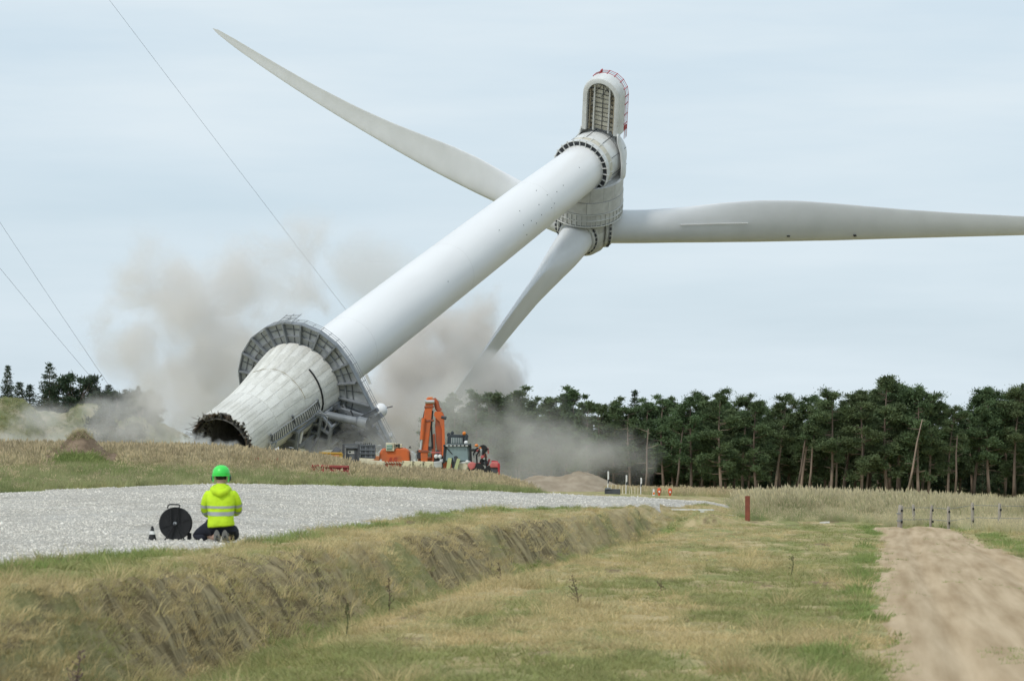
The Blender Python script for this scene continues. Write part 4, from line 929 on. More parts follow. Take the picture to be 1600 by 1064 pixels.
xs = RNG.uniform(XD(68, 144), XD(158, 144), 900); ys = RNG.uniform(143.3, 145.4, 900); z, h = zf(xs, ys)
bell = np.clip(1 - np.abs((xs - XD(118, 144)) / (XD(158, 144) - XD(118, 144))), .15, 1)
instancer('green_weeds', np.stack([xs, ys, z], -1), (1.4 + 2.2 * bell) * RNG.uniform(.7, 1.3, 900), RNG.random(900), T_lush, 32)

def leaf_mat(name, c1, c2, rnd=.3):
    m = mat(name, c1, c2, scale=.9, rough=.75, detail=3, spec=.2, lo=.3, hi=.7)
    nt = m.node_tree; b = nt.nodes['Principled BSDF']; src = b.inputs['Base Color'].links[0].from_socket
    a = nt.nodes.new('ShaderNodeAttribute'); a.attribute_name = 'shade'; hs = nt.nodes.new('ShaderNodeHueSaturation'); mr = nt.nodes.new('ShaderNodeMapRange')
    mr.inputs['To Min'].default_value = 1 - rnd; mr.inputs['To Max'].default_value = 1 + rnd * 1.4
    nt.links.new(a.outputs['Fac'], mr.inputs['Value']); nt.links.new(mr.outputs['Result'], hs.inputs['Value']); nt.links.new(src, hs.inputs['Color'])
    oi = nt.nodes.new('ShaderNodeObjectInfo'); m2 = nt.nodes.new('ShaderNodeMapRange'); m2.inputs['To Min'].default_value = .48; m2.inputs['To Max'].default_value = .515
    nt.links.new(oi.outputs['Random'], m2.inputs['Value']); nt.links.new(m2.outputs['Result'], hs.inputs['Hue'])
    nt.links.new(hs.outputs['Color'], b.inputs['Base Color']); return m
m_pine = leaf_mat('pine_needles', (.070, .108, .048), (.125, .17, .078))
m_spruce = leaf_mat('spruce_needles', (.035, .06, .032), (.06, .085, .045))
m_bark = mat('pine_bark', (.27, .20, .15), (.155, .12, .095), scale=2.2, rough=.95, bump=.03, detail=6, rnd=.35, stretch=(1, 1, .3))
def leaves(centres, radii, per, size, seed, flat=.55, up=.35):
    r = np.random.default_rng(seed); n = len(centres); c = np.repeat(np.array(centres), per, 0); R = np.repeat(np.array(radii), per)
    d = r.normal(size=(n * per, 3)); d /= np.linalg.norm(d, axis=1)[:, None]; rad = np.abs(r.normal(0, .55, n * per))
    p = c + d * (rad * R)[:, None] * np.array([1, 1, flat])
    t = r.normal(size=(n * per, 3)); t[:, 2] = t[:, 2] * .6 + up; t /= np.linalg.norm(t, axis=1)[:, None]; t = t * .6 + d * .5; t /= np.linalg.norm(t, axis=1)[:, None]
    q = np.cross(t, r.normal(size=(n * per, 3))); q /= np.linalg.norm(q, axis=1)[:, None]
    s = size * r.uniform(.6, 1.3, n * per)[:, None]
    v = np.stack([p - q * s * .15, p + t * s * .5 + q * s * .12 , p + t * s * 1.25, p + t * s * .5 - q * s * .28], 1).reshape(-1, 3)
    shade = np.repeat(np.repeat(r.random(n), per) * .6 + r.random(n * per) * .4, 4)
    return v, shade
def leaf_mesh(name, parts, m):
    v = np.concatenate([p[0] for p in parts]); sh = np.concatenate([p[1] for p in parts]); f = np.arange(len(v)).reshape(-1, 4)
    me = mesh_np(name, v, f, m); a = me.attributes.new('shade', 'FLOAT', 'POINT'); a.data.foreach_set('value', sh.astype(np.float32)); return me
def scots(seed, H, cb, spread, lean=0., dens=1.0, top='flat'):
    r = random.Random(seed); tr = MB(); lx, ly = lean, r.uniform(-.03, .03)
    def ax(t): return Vector((lx * H * t + .12 * math.sin(t * 5 + seed), ly * H * t + .12 * math.cos(t * 4 + seed), H * t))
    pts = [ax(t) for t in np.linspace(0, .97, 9)]; tr.tube(pts, [.19 * (1 - .82 * t) * H / 11 for t in np.linspace(0, 1, 9)], 7)
    cs = []; rs = []
    nb = int(26 * dens)
    for k in range(nb):
        t = cb + (1 - cb) * (k + r.random() * .8) / nb; p = ax(t); an = r.uniform(0, 2 * PI)
        u = (t - cb) / (1 - cb)
        prof = (math.sin(min(1, u * 1.5 + .22) * PI * .5) * (1 - u ** (3 if top == 'flat' else 1.3) * .8)) if top == 'flat' else (1 - u) ** .8 + .12
        ln = spread * prof * r.uniform(.55, 1.15) + .15
        rise = r.uniform(.0, .45) * ln
        e = p + Vector((math.cos(an) * ln, math.sin(an) * ln, rise)); md = p.lerp(e, .5) + Vector((0, 0, -.08 * ln))
        tr.tube([p, md, e], [.05 * H / 11, .035, .015], 4, False)
        m = max(1, int(ln * 2.0))
        for j in range(m):
            w = (j + 1) / m; q = p.lerp(e, .35 + .65 * w) + Vector((r.uniform(-.4, .4), r.uniform(-.4, .4), r.uniform(-.1, .3))); cs.append(q); rs.append(r.uniform(.4, .85) * (.8 + .25 * spread / 2.4) * (1 if top == 'flat' else min(1, .35 + ln / 1.6)))
    for k in range(5): cs.append(ax(r.uniform(.9, 1.0)) + Vector((r.uniform(-.4, .4), r.uniform(-.4, .4), 0))); rs.append(r.uniform(.3, .55))
    for k in range(5):          # dead snags below the crown
        t = r.uniform(.25, cb); p = ax(t); an = r.uniform(0, 2 * PI); ln = r.uniform(.5, 1.4)
        tr.tube([p, p + Vector((math.cos(an) * ln, math.sin(an) * ln, r.uniform(-.3, .4)))], [.03, .01], 4, False)
    return tr.mesh('trunk', m_bark, True), leaf_mesh('crown', [leaves(cs, rs, 300, .20, seed, .45)], m_pine)
def spruce(seed, H, w, dens=1.0, m=None, droop=-.1, cb=.08):
    r = random.Random(seed); tr = MB(); tr.tube([(0, 0, 0), (0, 0, H * .5), (0, 0, H * .98)], [.13 * H / 8, .07 * H / 8, .012], 7); cs = []; rs = []
    nl = int(27 * dens * max(1, H / 8))
    for k in range(nl):
        t = cb + (1 - cb) * (k + r.uniform(-.4, .4)) / nl; ln = w * (1 - t) ** .8 * r.uniform(.6, 1.25) + .1
        for j in range(5):
            an = 2 * PI * j / 5 + r.uniform(-.3, .3) + k; L_ = ln * r.uniform(.6, 1.1); z = H * t
            e = Vector((math.cos(an) * L_, math.sin(an) * L_, z + droop * L_ + .12)); tr.tube([(0, 0, z), e], [.03, .008], 3, False)
            n = max(1, int(L_ * 3))
            for q in range(n): u = (q + .8) / n; cs.append(Vector((0, 0, z)).lerp(e, u)); rs.append(.13 + .2 * (1 - u) + .08 * L_)
    cs.append(Vector((0, 0, H * .98))); rs.append(.12)
    return tr.mesh('trunk', m_bark, True), leaf_mesh('crown', [leaves(cs, rs, 24, .19, seed, .8, .1)], m or m_spruce)
def bush_tree(seed, H, w):
    r = random.Random(seed); tr = MB(); cs = []; rs = []
    tr.tube([(0, 0, 0), (.1, 0, H * .35)], [.13, .09], 6)
    for k in range(46):
        an = r.uniform(0, 2 * PI); u = r.random(); z = H * (.25 + .7 * u); ln = w * math.sqrt(max(.05, 1 - ((u - .35) / .72) ** 2)) * r.uniform(.5, 1)
        p = Vector((math.cos(an) * ln, math.sin(an) * ln, z)); tr.tube([(.1, 0, H * .3), p], [.04, .01], 4, False); cs.append(p); rs.append(r.uniform(.3, .6))
    return tr.mesh('trunk', m_bark, True), leaf_mesh('crown', [leaves(cs, rs, 130, .22, seed, .7)], m_spruce)
def plant(name, tm, loc, s=1.0, rz=0.0, label='', group='', sz=None, cat='tree'):
    t = thing(name, loc, label, cat, group, rz); t.scale = (s, s, sz or s); obj('trunk', tm[0], t); obj('crown', tm[1], t); return t
V = [scots(1, 10.6, .30, 2.5, 0, 1.2), scots(2, 11.2, .38, 2.3, .07, 1.1), scots(3, 10.0, .22, 2.7, -.03, 1.25), scots(4, 11.6, .44, 2.1, .10), scots(5, 10.4, .14, 2.3, 0, 1.5), scots(6, 11.0, .30, 2.9, .02, 1.35)]
W2 = [scots(11, 9.6, .22, 1.5, 0, 1.1, 'cone'), scots(12, 9.4, .25, 1.3, .0, 1.1, 'cone'), spruce(13, 10.2, 2.3)]
YF = 372.0
tops = [(745, 617), (765, 615), (782, 618), (812, 612), (830, 628), (860, 622), (885, 617), (897, 612), (918, 628), (935, 632), (960, 628), (992, 611), (1012, 630), (1035, 625), (1052, 628), (1078, 622), (1098, 616), (1125, 612), (1158, 622), (1180, 630), (1212, 620), (1252, 622), (1298, 615), (1320, 617), (1345, 614), (1385, 592), (1402, 603), (1437, 608), (1452, 617), (1480, 640), (1522, 610), (1545, 612), (1582, 608), (1618, 600), (1650, 612), (1690, 606), (710, 622), (685, 628)]
marks = [(700, 'behind the dust by the digger'), (760, 'in the brown dust'), (820, 'above the sand heap'), (905, 'right of the sand heap'), (965, 'behind the white posts'), (1040, 'behind the two orange markers'), (1100, 'above the strip of golden grass'), (1168, 'behind the rusty brown post'), (1260, 'behind the pale dune grass'), (1365, 'above the sandy track'), (1410, 'behind the first fence post'), (1480, 'behind the middle of the post fence'), (1560, 'behind the last fence post'), (1640, 'at the right end of the wood')]
kinds = {0: 'broad scots pine with layered flat crown', 1: 'scots pine with bare slanting lower trunk', 2: 'low branched scots pine with rounded crown', 3: 'tall leaning scots pine', 4: 'dense scots pine green almost to the ground', 5: 'wide spreading scots pine with ragged top', 6: 'young pine with a narrow pointed top', 7: 'slim pointed pine with sparse tip', 8: 'dark conical spruce'}
used_l = {}
rf = random.Random(21)
for k, (px, py) in enumerate(tops):
    Y = YF + rf.uniform(-3, 5); left = px < 1070
    v = rf.choice([6, 7, 7, 6, 4]) if left else rf.choice([0, 1, 2, 3, 4, 5])
    if px in (992,): v = 8
    src = (V + W2)[v]; H0 = [10.6, 11.2, 10.0, 11.6, 10.4, 11.0, 9.6, 9.4, 10.2][v]
    if left: Y += 8
    g = ground_at(px, Y); want = CZ + (HY - py) / F * Y - g.z
    mk = min(marks, key=lambda q: abs(q[0] - px))[1]; lab = f'{kinds[v]} {mk}'
    used_l[lab] = used_l.get(lab, 0) + 1
    lab = lab
    if used_l[lab] > 1: lab = lab.replace('with', ['', 'second of its kind with', 'third of its kind with', 'fourth of its kind with'][min(used_l[lab] - 1, 3)], 1) if 'with' in lab else lab + ', the further one'
    lab = ' '.join(lab.split()[:16]) if len(lab.split()) > 16 and lab.split()[15] not in ('the', 'of') else lab.replace('rounded ', '').replace('layered ', '')
    plant('pine_tree' if v != 8 else 'spruce_tree', src, g, want / H0, rf.uniform(0, 6.28) if v not in (1, 3) else rf.uniform(-.5, .5), lab, 'trees along the forest edge', None)
# second line: low dark pines and bare trunks that fill the shade under the crowns
for k in range(62):
    px = 690 + k * 17.5 + rf.uniform(-6, 6); Y = YF + rf.uniform(6, 30); v = rf.choice([0, 2, 4, 5, 4, 6]); g = ground_at(px, Y)
    top_ = np.interp(px, [p[0] for p in sorted(tops)], [p[1] for p in sorted(tops)]) + rf.uniform(8, 30)
    want = CZ + (HY - top_) / F * Y - g.z; H0 = [10.6, 11.2, 10.0, 11.6, 10.4, 11.0, 9.6][v]
    plant('pine_tree', (V + W2)[v], g, want / H0 * rf.uniform(1.0, 1.1), rf.uniform(0, 6.28), 'dark pine in shade behind the front row of the wood', 'pines in the shaded interior of the wood', want / H0)
for k in range(70):
    px = 690 + k * 15.5 + rf.uniform(-6, 6); Y = YF + rf.uniform(9, 36); v = rf.choice([4, 2, 6, 8]); g = ground_at(px, Y)
    plant('pine_tree', (V + W2)[v], g, rf.uniform(.4, .72), rf.uniform(0, 6.28), 'low pine filling the dark understorey of the wood', 'low pines in the understorey')
# the depth of the wood beyond, one dark mass
xs = RNG.uniform(680, 1760, 260); ys = RNG.uniform(408, 455, 260); X_ = (xs - CX) / F * ys
instancer('far_wood', np.stack([X_, ys, terrain(X_, ys) - .3], -1), RNG.uniform(.62, .8, 260), RNG.random(260), [proto('far_crown', V[4][1]), proto('far_crown', V[2][1]), proto('far_crown', W2[2][1])], 77, np.stack([RNG.normal(0, .03, 260), RNG.normal(0, .03, 260), RNG.random(260) * 6.28], -1))
# pale leaning front trunks that stand out against the shade
for px, p2x, py, Y in ((1243, 1264, 660, 370), (1262, 1274, 665, 370), (1305, 1309, 680, 370), (1345, 1353, 660, 370), (1352, 1363, 665, 371), (1055, 1068, 665, 370), (1416, 1441, 655, 366), (1492, 1496, 680, 370), (1008, 1013, 670, 371)):
    g = ground_at(px, Y); topp = at(p2x, py, Y)
    t = thing('bare_trunk', g, f'', 'tree', 'pale bare trunks at the forest edge'); tb = MB(); d = topp - g
    tb.tube([(0, 0, -.2), d * .35 + Vector((.06, 0, 0)), d * .7 + Vector((-.05, 0, 0)), d], [.12, .10, .075, .035], 8); obj('trunk', tb.mesh('trunk', m_bark, True), t)
    br = MB(); r = random.Random(px)
    for q in range(5): u = r.uniform(.4, 1); p = d * u; br.tube([p, p + Vector((r.uniform(-1.3, 1.3), r.uniform(-.4, .4), r.uniform(-.1, .5)))], [.035, .01], 4, False)
    obj('dead_branches', br.mesh('dead_branches', m_bark), t)
    mk = min(marks, key=lambda q: abs(q[0] - px))[1]; t['label'] = f'bare pale pine trunk {"leaning right" if p2x - px > 9 else "nearly upright"} {mk}'
_l = [o for o in bpy.data.objects if o.get('label', '').startswith('bare pale')]
seen = {}
for o in _l:
    seen[o['label']] = seen.get(o['label'], 0) + 1
    if seen[o['label']] > 1: o['label'] = o['label'].replace('bare pale', 'bare pale thinner')
# trees on and beside the dunes
SP = spruce(31, 8, 1.9); SP2 = spruce(32, 8, 2.4, .8, droop=.05); BT = bush_tree(33, 4, 2.2); BT2 = bush_tree(34, 4, 1.8)
def dtree(name, src, H0, px, ytop, ybase, Y, label, w=1.0):
    p = at(px, ybase, Y); q = at(px, ytop, Y); p.z = max(float(zf_(np.array([p.x]), np.array([p.y]))[0][0]) for zf_ in dunes) - .25; s = max(.15, (q.z - p.z) / H0); t = plant(name, src, p, s * w, px * .7, label, 'trees on the dunes', s); return t
dtree('spruce_tree', SP, 8, 12, 572, 640, 444, 'pointed dark spruce on the left dune at the picture edge')
dtree('spruce_tree', SP2, 8, 77, 568, 645, 446, 'tall open branched spruce in the gap between the two dunes', 1.15)
dtree('bush_tree', BT, 4, 122, 583, 640, 456, 'broad bushy dark pine between the spruce and the right dune')
dtree('spruce_tree', SP, 8, 46, 602, 640, 447, 'tiny spruce just left of the open branched spruce', 1.5)
dtree('spruce_tree', SP, 8, 30, 598, 640, 447, 'small pointed spruce right of the edge spruce', 1.3)
for k, (px, yt) in enumerate(((145, 606), (158, 608), (170, 602), (186, 611), (196, 609), (206, 612), (216, 604), (226, 610), (238, 616), (95, 600))):
    dtree('small_pine', BT2 if k % 2 else SP, 4 if k % 2 else 8, px, yt, 640, 456 + k % 3, ('small dark pine on the crest behind the right dune, %s from the left' % ['first', 'second', 'third', 'fourth', 'fifth', 'sixth', 'seventh', 'eighth', 'last'][k]) if k < 9 else 'small dark spruce squeezed beside the broad bushy pine', 1.5 if not k % 2 else 1)
dtree('shrub', BT2, 4, 178, 632, 655, 431, 'round dark shrub on the face of the right dune', 1.0)
dtree('shrub', BT, 4, 222, 620, 655, 448, 'dark shrub half lost in dust at the right end of the dune', .9)

# ------------------------------------------------------------------ machines and site clutter
def mk(name, c, c2=None, **k):
    c2 = c2 or tuple(x * .7 for x in c); return mat(name, c, c2, **k)
M_or = mk('orange_machine_paint', (.64, .14, .035), (.40, .13, .06), scale=1.8, rough=.5, lo=.45, hi=.8, detail=7)
M_ord = mk('faded_orange_red', (.42, .09, .03), (.24, .09, .055), scale=1.6, rough=.6)
M_orl = mk('pale_orange', (.66, .30, .15), (.55, .22, .1), scale=2, rough=.6)
M_cream = mk('cream_paint', (.68, .62, .46), (.36, .31, .22), scale=2.5, rough=.8, detail=9, lo=.45, hi=.75)
M_green = mk('sign_green', (.05, .28, .16), (.04, .22, .13), rough=.5)
M_glass = mat('cab_glass', (.10, .16, .155), (.16, .23, .22), scale=.8, rough=.08, spec=.8)
M_glass2 = mat('cab_glass_pale', (.24, .32, .31), (.16, .22, .22), scale=.7, rough=.1, spec=.8)
M_cab = mk('cab_charcoal', (.045, .055, .06), (.025, .03, .035), scale=2, rough=.5)
M_cabg = mk('cab_grey_green', (.16, .20, .19), (.11, .14, .135), scale=2, rough=.5)
M_lgrey = mk('light_grey_paint', (.52, .53, .50), (.40, .41, .39), scale=2, rough=.5)
M_lime = mk('yellow_green_arm', (.55, .60, .30), (.45, .48, .25), scale=2, rough=.5)
M_yel = mk('skip_yellow', (.66, .40, .07), (.50, .30, .06), scale=1.5, rough=.6, detail=8)
M_pink = mk('sun_bleached_red', (.60, .18, .16), (.48, .10, .10), scale=1.5, rough=.5)
M_brick = mk('rusty_brown', (.27, .085, .05), (.20, .06, .04), scale=5, rough=.85)
M_wood = mk('weathered_wood', (.40, .36, .30), (.27, .24, .20), scale=6, rough=.95, stretch=(1, 1, .15), detail=8)
M_wht = mk('white_plastic', (.78, .77, .74), (.66, .65, .62), scale=3, rough=.5)
M_lamp = mat('beacon_orange', (.75, .22, .03), rough=.3)
M_steel = mk('bright_steel', (.62, .62, .60), (.50, .50, .48), scale=3, rough=.3, metal=.5)
K = 25.0                                        # photo pixels per metre at the machines (240 m)
def mach(name, px, py, label, cat, group=None, Y=240.0):
    t = thing(name, at(px, py, Y), label, cat, group); return t
def P(t, x, z, y=0.0, px0=None, py0=None):      # metres in the machine's own frame from its photo pixels
    return Vector(((x - px0) / K, y, (py0 - z) / K))
def poly_plate(t, pts, px0, py0, y0, y1, name, m, bevel=.03):
    b = MB(); q = [((x - px0) / K, (py0 - z) / K) for x, z in pts]; M = Matrix.Rotation(PI / 2, 4, 'X')   # polygon in x-z, thickness in y
    n = len(q); vs = [(a, y0, c) for a, c in q] + [(a, y1, c) for a, c in q]
    b.add(vs, [tuple(range(n)), tuple(range(2 * n - 1, n - 1, -1))] + [(i, n + i, n + (i + 1) % n, (i + 1) % n) for i in range(n)])
    return b.build(name, m, t, False, bevel=bevel)

# orange boom lift with its counterweight towards us
bx, by = 620, 738
t = mach('boom_lift', bx, by, 'orange boom lift with rounded counterweight, cream control box and green plate on top', 'boom lift', Y=238)
poly_plate(t, [(593, 724), (594, 708), (598, 701), (604, 700), (606, 705), (616, 705), (618, 700), (634, 700), (640, 704), (641, 724)], bx, by, -1.0, .9, 'counterweight', M_or, .12)
poly_plate(t, [(600, 724), (628, 724), (627, 738), (602, 738)], bx, by, -.95, .8, 'lower_housing', M_ord, .05)
for k in range(7):
    poly_plate(t, [(600 + k * 4, 721), (602 + k * 4, 721), (604.5 + k * 4, 724), (602.5 + k * 4, 724)], bx, by, -1.02, -.9, 'hazard_stripe', M_cream, 0)
poly_plate(t, [(641, 724), (642, 704), (647, 706), (650, 711), (651, 724)], bx, by, -.8, .9, 'side_cowl', M_lgrey, .08)
cb = poly_plate(t, [(604, 705), (604, 692), (617, 692.3), (617, 705)], bx, by, -1.15, -.3, 'control_box', M_cream, .03)
g = MB().box((0, 0, 0), (.34, .04, .28)).build('green_plate', M_green, cb); g.location = P(t, 609.5, 699, -1.17, bx, by)
for k in range(3): g = MB().box((0, 0, 0), (.3, .05, .03)).build('plate_line', M_wht, cb); g.location = P(t, 609.5, 696.5 + k * 2.2, -1.19, bx, by)
cb2 = poly_plate(t, [(617, 700), (617, 692.6), (629, 694), (629, 700)], bx, by, -1.0, -.2, 'control_box', M_cream, .03)
MB().box(P(t, 620.5, 696.5, -1.02, bx, by), (.12, .05, .14)).build('socket', M_black, cb2); MB().box(P(t, 624, 696.8, -1.02, bx, by), (.09, .05, .24)).build('socket', M_black, cb2)
fc = bpy.data.curves.new('lettering', 'FONT'); fc.body = 'JLG'; fc.size = .34; fc.shear = .3; fc.extrude = .008; fc.align_x = 'CENTER'; fc.materials.append(M_red)
_tmp = bpy.data.objects.new('text_source', fc); COL.objects.link(_tmp); bpy.context.view_layer.update(); _me = bpy.data.meshes.new_from_object(_tmp); bpy.data.objects.remove(_tmp); lt = obj('lettering', _me, t); lt.location = P(t, 614.5, 720.5, -1.03, bx, by); lt.rotation_euler = (PI / 2, 0, 0)
for x in (606, 636): MB().tube([P(t, x, 737, -.9, bx, by), P(t, x, 737, -.5, bx, by)], .42, 16).build('wheel', M_black, t, True, 40)
for x in (596, 648): MB().box(P(t, x, 719, -1.0, bx, by), (.12, .06, .1)).build('reflector', M_wht, t)
poly_plate(t, [(638, 700), (641, 697), (642, 701)], bx, by, -.2, .2, 'exhaust', M_black, 0)

# orange excavator: folded boom and stick seen end on
ex, ey = 672, 738
t = mach('excavator', ex, ey, 'orange excavator with its arm folded up high above the other machines', 'excavator', Y=244)
st = poly_plate(t, [(665, 627), (668, 619), (674, 619), (677, 626), (675, 650), (670, 690), (668, 716), (658, 716), (660, 680), (662, 650)], ex, ey, -.35, .25, 'stick', M_or, .05)
MB().tube([P(t, 662, 652, -.42, ex, ey), P(t, 659, 686, -.42, ex, ey)], .13, 10).build('hydraulic_cylinder', M_or, t, True, 50)
MB().tube([P(t, 659.5, 684, -.42, ex, ey), P(t, 657, 703, -.42, ex, ey)], .07, 10).build('piston_rod', M_steel, t, True, 50)
for z in (633, 655): poly_plate(t, [(663, z), (678, z - 1), (678, z + 2), (663, z + 3)], ex, ey, -.40, .3, 'collar', M_ord, .02)
MB().tube([P(t, 664, 626, -.4, ex, ey), P(t, 679, 626, -.4, ex, ey)], .12, 10).build('pivot_pin', M_steel, t, True, 50)
poly_plate(t, [(664, 633), (666, 620), (670, 618), (677, 618), (679, 630)], ex, ey, -.28, .2, 'stick_head', M_orl, .08)
MB().tube([P(t, 677, 622, -.1, ex, ey), P(t, 682, 627, -.1, ex, ey), P(t, 684, 636, -.1, ex, ey), P(t, 688, 641, -.1, ex, ey)], .17, 8).build('bucket_link', M_ord, t, True, 50)
poly_plate(t, [(681, 643), (684, 641), (691, 641), (694, 646), (694.5, 700), (692, 715), (685, 714), (681.5, 690), (680, 665)], ex, ey, -.2, .7, 'boom', M_ord, .05)
poly_plate(t, [(690.5, 642), (694.5, 648), (696, 700), (696, 714), (691, 714), (691, 670), (687, 658), (681, 652), (678, 647), (680, 641)], ex, ey, -.34, -.2, 'boom_flange', M_or, .02)
MB().tube([P(t, 690, 650, -.3, ex, ey), P(t, 698, 652, -.3, ex, ey)], .11, 8).build('boom_pin', M_dark, t, True, 50)
MB().tube([P(t, 676, 640, -.3, ex, ey), P(t, 674, 665, -.3, ex, ey), P(t, 676, 700, -.3, ex, ey)], .06, 6).build('hydraulic_hose', M_black, t, True, 50)
MB().tube([P(t, 664, 640, -.1, ex, ey), P(t, 659, 664, -.1, ex, ey), P(t, 658, 690, -.1, ex, ey)], .06, 6).build('hydraulic_hose', M_black, t, True, 50)
poly_plate(t, [(675, 678), (680, 676), (681, 733), (675, 733)], ex, ey, -.3, .1, 'lift_cylinder', M_ord, .04)
poly_plate(t, [(651, 703), (660, 701), (661, 716), (651, 716)], ex, ey, .0, .8, 'tool_rack', M_dark, .02)
poly_plate(t, [(657, 703), (669, 704), (668, 724), (658, 724)], ex, ey, -.55, -.1, 'arm_clamp', M_or, .05)
poly_plate(t, [(654, 702), (671, 703), (671, 706.5), (654, 706)], ex, ey, -.6, -.15, 'clamp_bar', M_ord, .02)
poly_plate(t, [(652, 714), (700, 712), (706, 718), (706, 734), (652, 734)], ex, ey, .8, 3.4, 'upper_body', M_ord, .1)
for y in (.9, 3.0): poly_plate(t, [(648, 731), (655, 727), (705, 727), (711, 731), (708, 738), (652, 738)], ex, ey, y, y + .5, 'track', M_black, .08)
for x, z in ((672, 700), (676, 712), (666, 708), (684, 706)): MB().box(P(t, x, z, -.1, ex, ey), (.2, .3, .25)).build('valve_block', M_dark, t)

# dark backhoe loader facing us
lx, ly = 712, 742
t = mach('backhoe_loader', lx, ly, 'grey green backhoe loader facing us with large windscreen and raised front arms', 'loader', Y=236)
cabo = poly_plate(t, [(694, 722), (696, 698), (699, 694), (731, 694), (735, 698), (734, 722)], lx, ly, -.4, 1.2, 'cab', M_cabg, .06)
poly_plate(t, [(697, 720), (699, 698.5), (730, 698.5), (731.5, 720)], lx, ly, -.44, -.38, 'windscreen', M_glass2, .01)
MB().bar(P(t, 698, 700, -.47, lx, ly), P(t, 707, 710, -.47, lx, ly), .05).build('wiper', M_black, cabo)
poly_plate(t, [(693, 695.5), (736, 694), (736, 697.5), (693, 698.5)], lx, ly, -.55, 1.2, 'roof_visor', M_cab, .03)
for k in range(6): MB().box(P(t, 699 + k * 6, 697, -.6, lx, ly), (.16, .06, .09)).build('roof_lamp', M_lgrey, cabo)
poly_plate(t, [(733, 697), (736, 697), (737, 724), (733, 724)], lx, ly, -.5, 1.0, 'door_post', M_black, .01)
poly_plate(t, [(694, 697), (696.5, 697), (695, 724), (692, 724)], lx, ly, -.5, 1.0, 'door_post', M_cab, .01)
up = poly_plate(t, [(698, 694), (699, 682), (703, 679), (723, 680), (728, 684), (729, 694)], lx, ly, 1.6, 3.2, 'rear_cab', M_cab, .05)
poly_plate(t, [(704, 693), (705, 684), (721, 685), (722, 693)], lx, ly, 1.55, 1.62, 'rear_window', M_glass, .01)
for k in range(7): MB().bar(P(t, 705 + k * 2.7, 684.5, 1.5, lx, ly), P(t, 705 + k * 2.7, 693, 1.5, lx, ly), .035).build('window_bar', M_lgrey, up)
for x, z, m in ((700.5, 680, M_cab), (706, 677.5, M_cab)): MB().ball(P(t, x, z, 1.8, lx, ly), .11, 10, 6, (1, 1, 1.3)).build('horn', m, up, True)
MB().ball(P(t, 724.5, 677.8, 1.8, lx, ly), .12, 10, 6, (1, 1, 1.1)).build('beacon', M_lamp, up, True)
MB().bar(P(t, 724.5, 684, 1.8, lx, ly), P(t, 724.5, 679, 1.8, lx, ly), .08).build('beacon_stalk', M_lgrey, up)
MB().tube([P(t, 727, 688, 1.5, lx, ly), P(t, 728, 682, 1.5, lx, ly), P(t, 726, 680, 1.5, lx, ly)], .13, 8).build('exhaust_pipe', M_cab, up, True, 50)
MB().ball(P(t, 727.5, 692, 1.3, lx, ly), .13, 10, 6).build('side_lamp', M_wht, up, True)
for sx, c in ((-1, 682), (1, 726)):
    poly_plate(t, [(c - 5, 722), (c + 9, 720), (c + 10, 731), (c - 5, 732)], lx, ly, -.9, -.3, 'fender', M_lgrey, .06)
    MB().tube([P(t, c + 2, 734, -.75, lx, ly), P(t, c + 2, 734, -.35, lx, ly)], .38, 18).build('front_wheel', M_black, t, True, 40)
poly_plate(t, [(679, 712), (692, 712), (693, 737), (678, 737)], lx, ly, -.3, .3, 'step_box', M_black, .04)
for x in (682, 688): MB().ball(P(t, x, 713.5, -.38, lx, ly), .13, 10, 6).build('headlight', M_wht, t, True)
MB().box(P(t, 690, 720, -.35, lx, ly), (.18, .06, .22)).build('plate', M_wht, t)
MB().tube([P(t, 674, 707.5, -.4, lx, ly), P(t, 690, 707.5, -.4, lx, ly)], .035, 6).build('mirror_bar', M_pink, t, True)
for a, b, c in (((704, 716), (701, 736), -1.2), ((717, 717), (711, 738), -1.2)):
    MB().bar(P(t, *a, c, lx, ly), P(t, *b, c, lx, ly), .13, .2).build('loader_arm', M_lime, t)
    MB().bar(P(t, a[0] - 2.5, a[1] + 1, c + .2, lx, ly), P(t, b[0] - 2, b[1] - 4, c + .2, lx, ly), .08, .1).build('arm_link', M_lime, t)
for a, b in (((706, 716), (710, 732)), ((714, 714), (709, 734)), ((712, 713), (713, 726)), ((707, 722), (716, 720))): MB().tube([P(t, *a, -1.0, lx, ly), P(t, *b, -1.0, lx, ly)], .09, 8).build('hydraulic_ram', M_dark, t, True, 50)
poly_plate(t, [(716, 724), (731, 724), (730, 735), (717, 735)], lx, ly, -1.0, -.5, 'engine_cover', M_cream, .04)
MB().ball(P(t, 730, 722, -1.0, lx, ly), .12, 10, 6).build('headlight', M_wht, t, True)

# small red tractor with folded implement
rx, ry = 757, 745
t = mach('tractor', rx, ry, 'small red tractor with open engine and folded implement behind, right of the loader', 'tractor', Y=232)
poly_plate(t, [(731, 728), (733, 724), (737, 722), (742, 723), (744, 727), (742, 732), (736, 735)], rx, ry, -.5, .2, 'fender', M_pink, .06)
poly_plate(t, [(765, 727), (768, 722), (778, 722.5), (780, 726), (779, 731), (766, 731)], rx, ry, -.6, .6, 'bonnet', M_pink, .06)
poly_plate(t, [(766, 722), (769, 720), (777, 721), (778, 723)], rx, ry, -.5, .5, 'bonnet_cap', M_red, .03)
poly_plate(t, [(777, 724), (780.5, 725), (780, 742), (777.5, 742)], rx, ry, -.7, -.3, 'side_guard', M_red, .02)
poly_plate(t, [(766, 730), (778, 731), (777, 739), (768, 739)], rx, ry, -.5, .5, 'grille', M_dark, .03)
for x, z in ((748, 734), (766, 737)): MB().tube([P(t, x, z, -.45, rx, ry), P(t, x, z, -.15, rx, ry)], .38, 18).build('wheel', M_black, t, True, 40)
r = random.Random(4)
